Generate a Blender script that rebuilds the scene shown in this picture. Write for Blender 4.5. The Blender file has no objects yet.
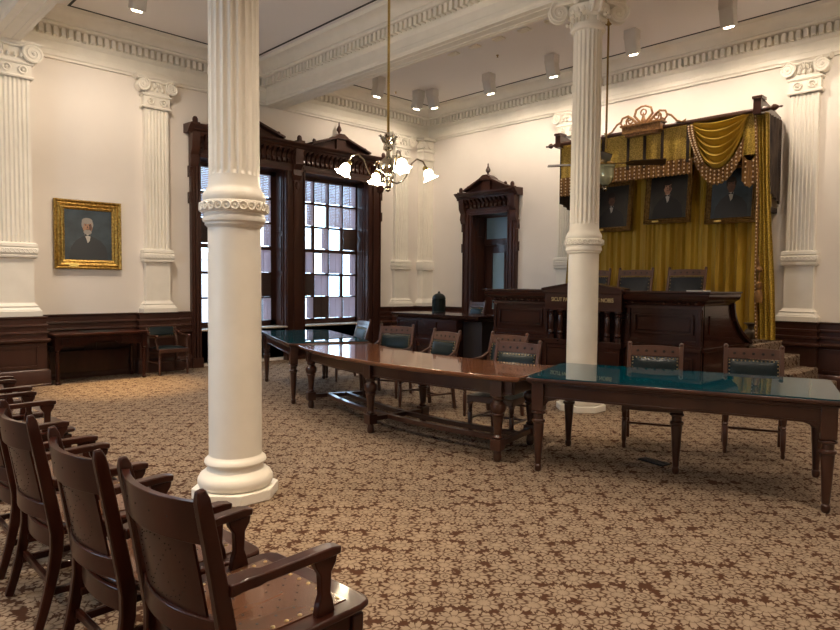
import bpy, bmesh, math, random
from mathutils import Matrix, Vector
random.seed(7)
C = bpy.context.scene.collection
PI = math.pi
V = Vector

# ------------------------------------------------------------ mesh builder
class MB:
    def __init__(s, M=None):
        s.bm = bmesh.new(); s.M = M or Matrix(); s.mi = 0
    def v(s, x, y=None, z=None):
        p = V(x) if y is None else V((x, y, z))
        return s.bm.verts.new(s.M @ p)
    def f(s, vs):
        try:
            fc = s.bm.faces.new(vs); fc.material_index = s.mi; fc.smooth = True
            return fc
        except ValueError:
            return None
    def box(s, x0, x1, y0, y1, z0, z1):
        a = [s.v(x, y, z) for z in (z0, z1) for y in (y0, y1) for x in (x0, x1)]
        for q in ((0,1,3,2),(4,6,7,5),(0,4,5,1),(2,3,7,6),(0,2,6,4),(1,5,7,3)):
            s.f([a[i] for i in q])
    def loops(s, rings, closed=True, cap=True):
        R = [[s.v(p) for p in r] for r in rings]
        n = len(R[0])
        for a, b in zip(R, R[1:]):
            for i in range(n if closed else n-1):
                j = (i+1) % n
                s.f([a[i], a[j], b[j], b[i]])
        if cap and closed:
            s.f(R[0][::-1]); s.f(R[-1])
        return R
    def tube(s, pts, rad, n=10, cap=True, flat=1.0):
        pts = [V(p) for p in pts]
        if not isinstance(rad, (list, tuple)): rad = [rad]*len(pts)
        t = (pts[1]-pts[0]).normalized()
        up = V((0,0,1)) if abs(t.z) < .9 else V((1,0,0))
        u = t.cross(up).normalized(); w = t.cross(u).normalized()
        rings = []
        for i, p in enumerate(pts):
            if i == 0: tt = pts[1]-pts[0]
            elif i == len(pts)-1: tt = pts[-1]-pts[-2]
            else: tt = (pts[i+1]-pts[i]).normalized()+(pts[i]-pts[i-1]).normalized()
            tt.normalize()
            u = (u - tt*u.dot(tt)).normalized(); w = tt.cross(u).normalized()
            rings.append([p + (u*math.cos(2*PI*k/n) + w*math.sin(2*PI*k/n)*flat)*rad[i] for k in range(n)])
        s.loops(rings, cap=cap)
    def bar(s, p, q, w, h, side=(1,0,0)):
        """box section bar from p to q; w measured along side, h across"""
        p, q = V(p), V(q); t = (q-p).normalized(); sd = V(side)
        sd = (sd - t*sd.dot(t)).normalized(); up = t.cross(sd)
        s.loops([[o+sd*a*w/2+up*b*h/2 for a, b in ((-1,-1),(1,-1),(1,1),(-1,1))] for o in (p, q)])
    def rail(s, pts, w, h, side=(1,0,0)):
        """rectangular section along a curve"""
        pts = [V(p) for p in pts]; rings = []
        for i, p in enumerate(pts):
            tt = (pts[min(i+1, len(pts)-1)]-pts[max(i-1, 0)]).normalized()
            sd = V(side); sd = (sd-tt*sd.dot(tt)).normalized(); up = tt.cross(sd)
            ww = w[i] if isinstance(w, (list, tuple)) else w
            hh = h[i] if isinstance(h, (list, tuple)) else h
            rings.append([p+sd*a*ww/2+up*b*hh/2 for a, b in ((-1,-1),(1,-1),(1,1),(-1,1))])
        s.loops(rings)
    def lathe(s, prof, c=(0,0,0), n=24, flute=None, cap=True):
        c = V(c); rings = []
        for r, z in prof:
            ring = []
            for k in range(n):
                a = 2*PI*k/n; rr = r
                if flute: rr = r*(1-flute[1]*abs(math.sin(flute[0]*a/2))**.8) if r > 0 else r
                ring.append(c+V((rr*math.cos(a), rr*math.sin(a), z)))
            rings.append(ring)
        s.loops(rings, cap=cap)
    def lathe_y(s, prof, c=(0,0,0), n=20):
        c = V(c)
        s.loops([[c+V((r*math.cos(2*PI*k/n), y, r*math.sin(2*PI*k/n))) for k in range(n)] for r, y in prof])
    def lathe_x(s, prof, c=(0,0,0), n=20):
        c = V(c)
        s.loops([[c+V((x, r*math.cos(2*PI*k/n), r*math.sin(2*PI*k/n))) for k in range(n)] for r, x in prof])
    def prism(s, poly, z0, z1):
        s.loops([[V((x, y, z)) for x, y in poly] for z in (z0, z1)])
    def prism_x(s, poly, x0, x1):
        s.loops([[V((x, y, z)) for y, z in poly] for x in (x0, x1)])
    def prism_y(s, poly, y0, y1):
        s.loops([[V((x, y, z)) for x, z in poly] for y in (y0, y1)])
    def ball(s, c, r, n=8, sc=(1,1,1)):
        c = V(c); m = max(4, n//2)
        prof = [(math.sin(PI*i/m), -math.cos(PI*i/m)) for i in range(m+1)]
        prof[0] = (.01, -1); prof[-1] = (.01, 1)
        s.loops([[c+V((r*a*math.cos(2*PI*k/n)*sc[0], r*a*math.sin(2*PI*k/n)*sc[1], r*b*sc[2])) for k in range(n)] for a, b in prof])
    def sweep(s, prof, path, closed=False, side=1):
        """profile (offset, z) along an XY path with mitred corners"""
        P = [V((p[0], p[1], 0)) for p in path]; n = len(P); rings = []
        for i in range(n):
            if closed: a, b = P[i-1], P[(i+1) % n]
            else: a, b = P[max(i-1,0)], P[min(i+1,n-1)]
            d1 = (P[i]-a) if (P[i]-a).length > 1e-6 else (b-P[i])
            d2 = (b-P[i]) if (b-P[i]).length > 1e-6 else (P[i]-a)
            d1.normalize(); d2.normalize()
            n1 = V((-d1.y, d1.x, 0))*side; n2 = V((-d2.y, d2.x, 0))*side
            m = (n1+n2)/max(.2, 1+n1.dot(n2))
            rings.append([P[i]+m*o+V((0,0,z)) for o, z in prof])
        if closed: rings.append(rings[0])
        s.loops(rings, closed=True, cap=not closed)
    def grid(s, nu, nv, fn, thick=0.0, nrm=None):
        G = [[s.v(fn(i/nu, j/nv)) for j in range(nv+1)] for i in range(nu+1)]
        for i in range(nu):
            for j in range(nv):
                s.f([G[i][j], G[i+1][j], G[i+1][j+1], G[i][j+1]])
        if thick:
            t = V(nrm)*thick
            H = [[s.v(V(fn(i/nu, j/nv))+t) for j in range(nv+1)] for i in range(nu+1)]
            for i in range(nu):
                for j in range(nv):
                    s.f([H[i][j+1], H[i+1][j+1], H[i+1][j], H[i][j]])
            for i in range(nu):
                s.f([G[i][0], H[i][0], H[i+1][0], G[i+1][0]]); s.f([G[i][nv], G[i+1][nv], H[i+1][nv], H[i][nv]])
            for j in range(nv):
                s.f([G[0][j], G[0][j+1], H[0][j+1], H[0][j]]); s.f([G[nu][j], H[nu][j], H[nu][j+1], G[nu][j+1]])
    def build(s, name, mats, parent=None, bevel=0, loc=None, ang=.6):
        bm = s.bm
        bmesh.ops.remove_doubles(bm, verts=bm.verts, dist=1e-6)
        bmesh.ops.recalc_face_normals(bm, faces=bm.faces)
        for e in bm.edges:
            if len(e.link_faces) != 2 or e.calc_face_angle(0) > ang: e.smooth = False
        me = bpy.data.meshes.new(name); bm.to_mesh(me); bm.free()
        o = bpy.data.objects.new(name, me); C.objects.link(o)
        for m in (mats if isinstance(mats, (list, tuple)) else [mats]): me.materials.append(m)
        if parent: o.parent = parent
        if loc: o.location = loc
        if bevel:
            b = o.modifiers.new('bevel', 'BEVEL'); b.width = bevel; b.segments = 2; b.limit_method = 'ANGLE'; b.angle_limit = .7
            b.harden_normals = False
        return o

def thing(name, label, cat, loc=(0,0,0), rz=0, group=None):
    o = bpy.data.objects.new(name, None); C.objects.link(o)
    o.location = loc; o.rotation_euler = (0,0,rz); o.empty_display_size = .1
    o['label'] = label; o['category'] = cat
    if group: o['group'] = group
    return o
def tag(o, label, cat, group=None):
    o['label'] = label; o['category'] = cat
    if group: o['group'] = group
    return o
def struct(o):
    o['kind'] = 'structure'; return o
def dup(root, loc, rz, label=None):
    def cp(o, par):
        c = o.copy(); C.objects.link(c); c.parent = par
        for ch in o.children: cp(ch, c)
        return c
    r = cp(root, None); r.location = loc; r.rotation_euler = (0,0,rz)
    if label: r['label'] = label
    return r

# ------------------------------------------------------------ materials
def node(nt, t, **kw):
    n = nt.nodes.new(t)
    for k, v in kw.items():
        if k in n.inputs: n.inputs[k].default_value = v
        else: setattr(n, k, v)
    return n
def base(name, col=(.5,.5,.5), rough=.5, metal=0, coat=0, spec=.5, **kw):
    m = bpy.data.materials.new(name); m.use_nodes = True
    b = m.node_tree.nodes['Principled BSDF']
    b.inputs['Base Color'].default_value = (*col, 1)
    b.inputs['Roughness'].default_value = rough; b.inputs['Metallic'].default_value = metal
    b.inputs['Coat Weight'].default_value = coat; b.inputs['Specular IOR Level'].default_value = spec
    b.inputs['Coat Roughness'].default_value = .05
    for k, v in kw.items(): b.inputs[k].default_value = v
    return m
def two(name, c1, c2, scale=6, stretch=(1,1,1), rough=.5, detail=4, lo=.35, hi=.65, bump=0, bscale=None, **kw):
    """two-tone noise material with optional bump"""
    m = base(name, c1, rough, **kw); nt = m.node_tree; b = nt.nodes['Principled BSDF']
    tc = node(nt, 'ShaderNodeTexCoord'); mp = node(nt, 'ShaderNodeMapping', Scale=stretch)
    nt.links.new(tc.outputs['Object'], mp.inputs[0])
    nz = node(nt, 'ShaderNodeTexNoise', Scale=scale, Detail=detail)
    nt.links.new(mp.outputs[0], nz.inputs['Vector'])
    cr = node(nt, 'ShaderNodeValToRGB'); e = cr.color_ramp.elements
    e[0].position = lo; e[0].color = (*c1, 1); e[1].position = hi; e[1].color = (*c2, 1)
    nt.links.new(nz.outputs['Fac'], cr.inputs[0]); nt.links.new(cr.outputs[0], b.inputs['Base Color'])
    if bump:
        nb = nz
        if bscale:
            nb = node(nt, 'ShaderNodeTexNoise', Scale=bscale, Detail=3); nt.links.new(tc.outputs['Object'], nb.inputs['Vector'])
        bp = node(nt, 'ShaderNodeBump', Strength=bump, Distance=.01)
        nt.links.new(nb.outputs['Fac'], bp.inputs['Height']); nt.links.new(bp.outputs[0], b.inputs['Normal'])
    return m
def emis(name, col, st):
    m = base(name, col, .4); b = m.node_tree.nodes['Principled BSDF']
    b.inputs['Emission Color'].default_value = (*col, 1); b.inputs['Emission Strength'].default_value = st
    return m

M = {}
M['wall'] = two('wall_plaster', (.80,.745,.68), (.83,.775,.71), 1.2, rough=.75, bump=.05, bscale=60)
M['white'] = two('painted_plaster', (.83,.79,.70), (.87,.83,.74), 5, rough=.42, bump=.06, bscale=22)
M['ceil'] = base('ceiling_paint', (.86,.83,.82), .8)
M['slot'] = base('black_slot', (.01,.01,.01), .6)
M['wood'] = two('mahogany_panelling', (.036,.013,.009), (.064,.024,.015), 3, (1,1,.12), .33, coat=.18, spec=.3, lo=.3, hi=.7)
M['woodh'] = two('mahogany_horizontal', (.075,.026,.013), (.12,.044,.022), 3, (.12,.12,3), .3, coat=.35, lo=.3, hi=.7)
M['bench'] = two('dark_mahogany', (.022,.007,.005), (.042,.014,.009), 4, (.3,1,1),   .25, coat=.3, spec=.3, lo=.3, hi=.7)
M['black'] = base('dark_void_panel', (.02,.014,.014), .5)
M['top'] = two('walnut_tabletop', (.15,.058,.028), (.22,.092,.044), 5, (.35,2,1), .13, coat=.8, lo=.3, hi=.75)
M['tleg'] = two('table_wood', (.032,.010,.006), (.058,.021,.012), 6, (1,1,.2), .28, coat=.3, lo=.3, hi=.7)
M['chair'] = two('chair_wood', (.048,.017,.010), (.082,.032,.018), 8, (1,1,.2), .33, coat=.25, lo=.3, hi=.7)
M['farm'] = two('armchair_dark_wood', (.018,.0045,.0025), (.044,.012,.007), 7, (1,1,.15), .28, coat=.22, spec=.15, lo=.3, hi=.7)
M['seatply'] = two('seat_plywood', (.085,.034,.016), (.125,.053,.026), 7, (1,.2,1), .25, coat=.4, lo=.3, hi=.7)
M['leather'] = two('dark_teal_leather', (.003,.010,.013), (.006,.015,.019), 30, rough=.28, spec=.3, bump=.15, bscale=120)
M['leatherb'] = two('navy_leather', (.006,.008,.013), (.009,.012,.018), 30, rough=.33, spec=.3, bump=.15, bscale=120)
M['nail'] = base('brass_nails', (.55,.42,.22), .3, 1)
M['hole'] = base('dark_holes', (.008,.004,.003), .7)
M['brass'] = base('polished_brass', (.62,.45,.16), .18, 1)
M['oldbrass'] = base('aged_brass', (.30,.20,.07), .35, 1)
M['gilt'] = two('gilt_frame', (.26,.15,.03), (.58,.38,.10), 30, rough=.33, metal=.85, bump=.6, bscale=70)
M['giltdark'] = two('aged_gilt_frame', (.16,.09,.026), (.34,.21,.07), 26, rough=.4, metal=.6, bump=.5, bscale=70)
M['velvet'] = two('gold_velvet', (.40,.25,.022), (.50,.33,.035), 3, (1,1,.2), rough=.6)
M['damask'] = two('gold_damask', (.28,.18,.017), (.55,.37,.06), 52, rough=.5, detail=2, lo=.40, hi=.60)
M['fringe'] = two('brown_fringe', (.10,.038,.008), (.30,.15,.03), 60, (1,1,.1), rough=.7)
M['bead'] = base('pale_beads', (.72,.55,.36), .3)
M['drkfab'] = two('brown_lining', (.014,.007,.005), (.06,.038,.025), 7, (1,1.5,.5), rough=.8)
M['glasstop'] = base('glass_over_teal', (.0,.042,.062), .6, coat=1.0, spec=0.0)
M['glasstop'].node_tree.nodes['Principled BSDF'].inputs['Coat Roughness'].default_value = .015
M['glassedge'] = base('glass_edge', (.10,.32,.30), .05)
M['glow'] = emis('lamp_shade_glow', (1,.86,.62), 26)
M['lens'] = emis('spot_lens', (1,.85,.62), 30)
M['fixture'] = base('fixture_paint', (.62,.59,.55), .5)
M['frost'] = base('frosted_pane', (.20,.30,.36), .22)
def pane_mat():
    m = bpy.data.materials.new('window_glass'); m.use_nodes = True; nt = m.node_tree; nt.nodes.clear()
    o = node(nt, 'ShaderNodeOutputMaterial'); t = node(nt, 'ShaderNodeBsdfTransparent'); g = node(nt, 'ShaderNodeBsdfGlossy', Roughness=.02)
    t.inputs[0].default_value = (.93,.97,1,1); mx = node(nt, 'ShaderNodeMixShader'); mx.inputs[0].default_value = .06
    nt.links.new(t.outputs[0], mx.inputs[1]); nt.links.new(g.outputs[0], mx.inputs[2]); nt.links.new(mx.outputs[0], o.inputs[0])
    return m
M['clear'] = pane_mat()
M['bowl'] = base('green_glass_bowl', (.40,.42,.28), .12, .3)
M['urn'] = base('dark_green_canister', (.008,.012,.010), .45, spec=.2)
M['pewter'] = base('pewter', (.11,.085,.06), .3, .8)
M['silver'] = base('chrome_nickel', (.50,.46,.38), .12, 1)
M['stone'] = base('pale_marble_sill', (.55,.50,.42), .25)
M['blade'] = base('fan_blade_wood', (.045,.022,.012), .35)
M['letter'] = base('gold_letters', (.55,.42,.20), .4, .3)
M['paper'] = base('white_paper', (.75,.75,.72), .6)
M['blotter'] = base('blotter', (.01,.012,.014), .4)
M['vent'] = base('floor_grille', (.012,.012,.014), .4)
M['pbg'] = two('portrait_dark_ground', (.014,.013,.012), (.035,.030,.024), 3, rough=.35)
M['pbgb'] = two('portrait_blue_ground', (.012,.026,.042), (.036,.062,.082), 4, rough=.35)
M['pcoat'] = base('portrait_coat', (.008,.008,.010), .35)
M['pcoatb'] = base('portrait_blue_coat', (.016,.022,.032), .35)
M['pskin'] = two('portrait_skin', (.30,.15,.09), (.42,.24,.15), 14, rough=.4)
M['pskind'] = two('portrait_skin_dim', (.09,.042,.028), (.14,.068,.045), 14, rough=.4)
M['phair'] = base('portrait_dark_hair', (.02,.013,.009), .4)
M['pgrey'] = base('portrait_grey_hair', (.30,.28,.25), .4)
M['pshirt'] = base('portrait_shirt', (.50,.48,.43), .4)
M['plate'] = base('brass_plate', (.75,.60,.20), .3, .7)
def blind_mat(name, c):
    m = bpy.data.materials.new(name); m.use_nodes = True; nt = m.node_tree; nt.nodes.clear()
    o = node(nt, 'ShaderNodeOutputMaterial'); d = node(nt, 'ShaderNodeBsdfDiffuse'); t = node(nt, 'ShaderNodeBsdfTranslucent')
    mx = node(nt, 'ShaderNodeMixShader'); mx.inputs[0].default_value = .6
    d.inputs[0].default_value = (*c, 1); t.inputs[0].default_value = (*c, 1)
    nt.links.new(d.outputs[0], mx.inputs[1]); nt.links.new(t.outputs[0], mx.inputs[2]); nt.links.new(mx.outputs[0], o.inputs[0])
    return m
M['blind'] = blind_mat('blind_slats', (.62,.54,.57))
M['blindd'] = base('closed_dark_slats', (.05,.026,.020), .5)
M['brick'] = base('outside_facade', (.5,.42,.4), .8)

def carpet():
    m = base('floral_carpet', rough=.95, spec=.1); nt = m.node_tree; L = nt.links; b = nt.nodes['Principled BSDF']
    tc = node(nt, 'ShaderNodeTexCoord')
    wn = node(nt, 'ShaderNodeTexNoise', Scale=5.0, Detail=2)
    L.new(tc.outputs['Object'], wn.inputs['Vector'])
    def mth(op, a, bb=None, c=None):
        n = node(nt, 'ShaderNodeMath', operation=op)
        for i, x in enumerate((a, bb, c)):
            if x is None: continue
            if isinstance(x, (int, float)): n.inputs[i].default_value = x
            else: L.new(x, n.inputs[i])
        return n.outputs[0]
    def vm(op, a, bb):
        n = node(nt, 'ShaderNodeVectorMath', operation=op)
        for i, x in enumerate((a, bb)):
            if isinstance(x, tuple): n.inputs[i].default_value = x
            elif x is not None: L.new(x, n.inputs[i])
        return n
    warp = vm('SCALE', vm('SUBTRACT', wn.outputs['Color'], (.5,.5,.5)).outputs[0], None); warp.inputs['Scale'].default_value = .05
    P0 = vm('ADD', tc.outputs['Object'], warp.outputs[0]).outputs[0]
    sz = node(nt, 'ShaderNodeSeparateXYZ'); L.new(P0, sz.inputs[0]); cz = node(nt, 'ShaderNodeCombineXYZ')
    L.new(mth('ADD', sz.outputs[0], mth('MULTIPLY', sz.outputs[2], .77)), cz.inputs[0]); L.new(mth('ADD', sz.outputs[1], mth('MULTIPLY', sz.outputs[2], .63)), cz.inputs[1]); P = cz.outputs[0]
    def layer(off, scale, npet, r0, amp, rnd=.25, pw=1.0):
        q = vm('ADD', P, off).outputs[0]
        vo = node(nt, 'ShaderNodeTexVoronoi', voronoi_dimensions='2D', Scale=scale, Randomness=rnd); L.new(q, vo.inputs['Vector'])
        d = vm('SUBTRACT', q, vo.outputs['Position']).outputs[0]
        sp = node(nt, 'ShaderNodeSeparateXYZ'); L.new(d, sp.inputs[0])
        ang = mth('ARCTAN2', sp.outputs[1], sp.outputs[0])
        sc = node(nt, 'ShaderNodeSeparateColor'); L.new(vo.outputs['Color'], sc.inputs[0])
        ang = mth('ADD', ang, mth('MULTIPLY', sc.outputs[0], 6.28))
        r = mth('SQRT', mth('ADD', mth('MULTIPLY', sp.outputs[0], sp.outputs[0]), mth('MULTIPLY', sp.outputs[1], sp.outputs[1])))
        lob = mth('ABSOLUTE', mth('COSINE', mth('MULTIPLY', ang, npet/2)))
        ser = mth('MULTIPLY', mth('ABSOLUTE', mth('COSINE', mth('MULTIPLY', ang, npet*1.5+1))), .014)
        fld = mth('SUBTRACT', mth('ADD', mth('ADD', mth('MULTIPLY', mth('POWER', lob, pw), amp), r0), ser), r)
        return fld, r, lob, ang
    def inside(f, soft=.004): return mth('MULTIPLY', mth('ADD', f, soft), 1/(2*soft))
    def cl(x): 
        n = node(nt, 'ShaderNodeClamp'); L.new(x, n.inputs[0]); return n.outputs[0]
    f1, r1, l1, a1 = layer((0,0,0), 5.1, 6, .020, .042, .32)
    f2, r2, l2, a2 = layer((.096,.096,0), 5.1, 9, .042, .034, .32, 1.0)
    f3, r3, l3, a3 = layer((.048,.03,0), 10.4, 3, .008, .026, .35)
    m1, m2, m3 = cl(inside(f1)), cl(inside(f2)), cl(inside(f3))
    ring = cl(inside(mth('SUBTRACT', .004, mth('ABSOLUTE', mth('SUBTRACT', mth('ABSOLUTE', mth('SUBTRACT', r1, .026)), .012)))))
    ring2 = cl(inside(mth('SUBTRACT', .003, mth('ABSOLUTE', mth('SUBTRACT', r2, .034)))))
    pet2 = mth('MULTIPLY', cl(mth('MULTIPLY', mth('SUBTRACT', .30, l2), 8.0)), cl(mth('MULTIPLY', mth('SUBTRACT', r2, .018), 200)))
    vein = cl(mth('ADD', pet2, ring2))
    m1 = mth('MULTIPLY', m1, mth('SUBTRACT', 1.0, mth('MULTIPLY', ring, .85)))
    pet = mth('MULTIPLY', cl(mth('MULTIPLY', mth('SUBTRACT', .22, l1), 9.0)), cl(mth('MULTIPLY', mth('SUBTRACT', r1, .036), 200)))
    m1 = mth('MULTIPLY', m1, mth('SUBTRACT', 1.0, pet))
    out1 = cl(inside(mth('ADD', f1, .014)))
    keep = mth('SUBTRACT', 1.0, out1)
    m2 = mth('MULTIPLY', m2, keep)
    m2 = mth('MULTIPLY', m2, mth('SUBTRACT', 1.0, mth('MULTIPLY', vein, .7)))
    out2 = cl(inside(mth('ADD', f2, .013)))
    m3 = mth('MULTIPLY', mth('MULTIPLY', m3, keep), mth('SUBTRACT', 1.0, out2))
    mk = cl(mth('ADD', mth('ADD', m1, m2), m3))
    fz = node(nt, 'ShaderNodeTexNoise', Scale=90, Detail=3); L.new(tc.outputs['Object'], fz.inputs['Vector'])
    tone = node(nt, 'ShaderNodeTexNoise', Scale=14, Detail=2); L.new(tc.outputs['Object'], tone.inputs['Vector'])
    lt = node(nt, 'ShaderNodeMix', data_type='RGBA'); lt.inputs[6].default_value = (.20,.15,.105,1); lt.inputs[7].default_value = (.32,.245,.175,1)
    L.new(tone.outputs['Fac'], lt.inputs[0])
    mx = node(nt, 'ShaderNodeMix', data_type='RGBA'); mx.inputs[6].default_value = (.062,.028,.015,1)
    L.new(mk, mx.inputs[0]); L.new(lt.outputs[2], mx.inputs[7])
    mu = node(nt, 'ShaderNodeMix', data_type='RGBA', blend_type='MULTIPLY'); mu.inputs[0].default_value = .5
    L.new(mx.outputs[2], mu.inputs[6]); L.new(fz.outputs['Color'], mu.inputs[7])
    L.new(mx.outputs[2], b.inputs['Base Color'])
    bp = node(nt, 'ShaderNodeBump', Strength=.5, Distance=.004); L.new(fz.outputs['Fac'], bp.inputs['Height']); L.new(bp.outputs[0], b.inputs['Normal'])
    return m
M['carpet'] = carpet()
# ------------------------------------------------------------ room shell
XR, YF, ZC = 14.0, -14.6, 5.70
B1, B2, BH = -8.96, -4.32, .135           # transverse beams: centres and half width
m = MB(); m.box(-.5, XR+.3, YF-.3, .5, -.25, 0); struct(m.build('floor', M['carpet']))
m = MB(); m.box(-.5, XR+.3, YF-.3, .5, ZC, ZC+.3); struct(m.build('ceiling', M['ceil']))
# window wall with two tall openings
W1 = (-5.87, -4.08); W2 = (-3.62, -1.97); WS, WT = .69, 3.82
m = MB()
W3 = (4.6, 6.3); W4 = (9.2, 10.9)
for y0, y1 in ((YF, W1[0]), (W1[1], W2[0]), (W2[1], .5)): m.box(-.5, 0, y0, y1, 0, ZC)
for y0, y1 in (W1, W2): m.box(-.5, 0, y0, y1, 0, WS-.03); m.box(-.5, 0, y0, y1, WT, ZC)
struct(m.build('wall_left', M['wall']))
DO = (1.54, 2.53, 3.14)
m = MB(); m.box(-.5, DO[0], 0, .5, 0, ZC); m.box(DO[1], XR+.3, 0, .5, 0, ZC); m.box(DO[0], DO[1], 0, .5, DO[2], ZC)
struct(m.build('wall_back', M['wall']))
m = MB(); m.box(XR, XR+.3, YF, 0, 0, ZC); struct(m.build('wall_right', M['wall']))
m = MB()
for x0, x1 in ((0, W3[0]), (W3[1], XR)): m.box(x0, x1, YF-.3, YF, 0, ZC)
for x0, x1 in (W3,): m.box(x0, x1, YF-.3, YF, 0, WS); m.box(x0, x1, YF-.3, YF, WT, ZC)
struct(m.build('wall_front', M['wall']))

# entablature runs around each ceiling bay, beams between the bays
ENT = [(0,5.0),(.045,5.0),(.05,5.03),(.07,5.05),(.07,5.09),(.04,5.10),(.04,5.13),(.025,5.14),(.025,5.27),(.045,5.29),(.06,5.32),(.06,5.465),
       (.19,5.47),(.21,5.485),(.21,5.51),(.235,5.52),(.245,5.55),(.30,5.60),(.36,5.635),(.43,5.65),(.44,5.67),(.455,5.70),(0,5.70)]
def dentils(m, path):
    n = len(path)
    for i in range(n):
        a, b = V((*path[i], 0)), V((*path[(i+1) % n], 0)); t = (b-a); Ln = t.length; t.normalize(); nn = V((-t.y, t.x, 0))
        k = int((Ln-.3)/.100); st = (Ln-.16)/k
        for j in range(k+1):
            c = a+t*(.08+j*st*(1-0))+nn*.11
            if j == k: c = a+t*(Ln-.08)+nn*.11
            m.bar(c+V((0,0,5.335)), c+V((0,0,5.462)), .058, .11, t)
SOF = .03
bays = [[(0,B2+BH),(XR,B2+BH),(XR,0),(0,0)], [(0,B1+BH),(XR,B1+BH),(XR,B2-BH),(0,B2-BH)], [(0,YF),(XR,YF),(XR,B1-BH),(0,B1-BH)]]
for i, p in enumerate(bays):
    m = MB(); m.sweep(ENT, p, closed=True, side=1); dentils(m, p)
    struct(m.build('trim_%d' % (i+1), M['white']))
    m = MB()
    x0, x1, y0, y1 = p[0][0]+.47, XR-.47, p[0][1]+(.68 if i == 1 else .47), p[2][1]-(.53 if i == 1 else .47)
    for a in ((x0, x1, y0, y0+.035), (x0, x1, y1-.035, y1), (x0, x0+.035, y0, y1), (x1-.035, x1, y0, y1)): m.box(*a, ZC-.006, ZC+.001)
    struct(m.build('trim_%d' % (i+4), M['slot']))
for i, yc in enumerate((B2, B1)):
    m = MB(); m.box(0, XR, yc-BH, yc+BH, 5.03, ZC+.02)
    m.box(0, XR, yc-BH-.03, yc+BH+.03, 5.005, 5.03); m.box(0, XR, yc-BH+.05, yc-BH+.07, 4.995, 5.006); m.box(0, XR, yc+BH-.07, yc+BH-.05, 4.995, 5.006)
    struct(m.build('trim_%d' % (i+7), M['white']))

# wainscot
WP = [(0,1.03),(.05,1.03),(.05,1.01),(.032,.995),(.032,.92),(.055,.91),(.058,.89),(.038,.875),(.038,.815),(.06,.805),(.063,.785),(.042,.77),(.042,.715),
      (.078,.70),(.085,.685),(.078,.66),(.05,.645),(.035,.63),(.035,.25),(.06,.235),(.075,.21),(.075,.03),(.085,.02),(.085,0),(0,0)]
def panels(m, a, b, n, z0=.29, z1=.59, gap=.09):
    a, b = V((*a, 0)), V((*b, 0)); t = (b-a); L_ = t.length; t.normalize(); nn = V((t.y, -t.x, 0))
    w = L_/n
    for k in range(n):
        s0, s1 = a+t*(k*w+gap), a+t*((k+1)*w-gap); o = nn*.04
        for z in (z0, z1): m.bar(s0+o+V((0,0,z)), s1+o+V((0,0,z)), .03, .03, (0,0,1))
        for q in (s0, s1): m.bar(q+o+V((0,0,z0)), q+o+V((0,0,z1)), .03, .03, t)
        q0, q1 = s0+t*.05+nn*.034, s1-t*.05+nn*.034
        m.bar(q0+V((0,0,(z0+z1)/2)), q1+V((0,0,(z0+z1)/2)), z1-z0-.1, .012, (0,0,1))
PX = .40                                              # projection of the big wall pier under the near beam
def ww(i, path, pans, side):
    m = MB(); m.sweep(WP, path, side=side)
    for a, b, n in pans: panels(m, a, b, n)
    struct(m.build('baseboard_%s' % i, [M['wood']], bevel=0))
ww('left', [(0,-14.6),(0,-9.62),(PX+.12,-9.62),(PX+.12,-8.56),(0,-8.56),(0,-6.98),(.13,-6.98),(.13,-6.36),(0,-6.36),(0,-6.05)],
   [((PX+.12,-9.62),(PX+.12,-8.56),1),((0,-8.5),(0,-7.0),2)], -1)
ww('corner', [(0,-1.58),(0,-1.22),(.10,-1.22),(.10,-.64),(0,-.64),(0,-.42),(.27,-.42),(.27,0),(1.24,0)], [((.3,0),(1.2,0),1)], -1)
ww('back', [(2.77,0),(7.98,0),(7.98,-.12),(8.47,-.12),(8.47,0),(14.0,0)], [], -1)
m = MB(); 
for k in range(5): 
    x0 = 8.5+k*1.1; m.box(x0+.1, x0+1.0, -.05, -.03, .29, .59)
    for z in (.27,.59): m.box(x0+.08, x0+1.02, -.06, -.03, z, z+.03)
struct(m.build('baseboard_panels', M['wood']))

# ------------------------------------------------------------ pilasters (local X along wall, Y outward)
def volute(m, c, r, th, spin=1, ax='y'):
    """volute disc facing +-Y with spiral relief on the outer face"""
    c = V(c)
    m.lathe_y([(r*.80, -th/2),(r*.80, th/2)], c, 24)
    pts = []; rad = []
    for k in range(44):
        a = PI/2 - spin*k/43*2*PI*2.2*1.0; q = r*(1-.82*k/43)
        pts.append(c+V((q*math.cos(a), th/2, q*math.sin(a)))); rad.append(r*(.15-.07*k/43))
    m.tube(pts, rad, 6)
    m.tube([p-V((0, th, 0)) for p in pts], rad, 6)
    m.ball(c+V((0, th/2, 0)), r*.2, 8); m.ball(c-V((0, th/2, 0)), r*.2, 8)
def U(w, d): return [(-w/2,0),(-w/2,d),(w/2,d),(w/2,0)]
def fluted_poly(w, d, n, g=.022):
    P = [(-w/2, 0), (-w/2, d)]; e = .03; st = (w-2*e)/n; r = st*.36
    for k in range(n):
        c = -w/2+e+st*(k+.5)
        P += [(c-r, d)] + [(c-r*math.cos(a), d-g*math.sin(a)) for a in (.5,1.05,PI/2,2.1,2.64)] + [(c+r, d)]
    return P+[(w/2, d), (w/2, 0)]
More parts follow.
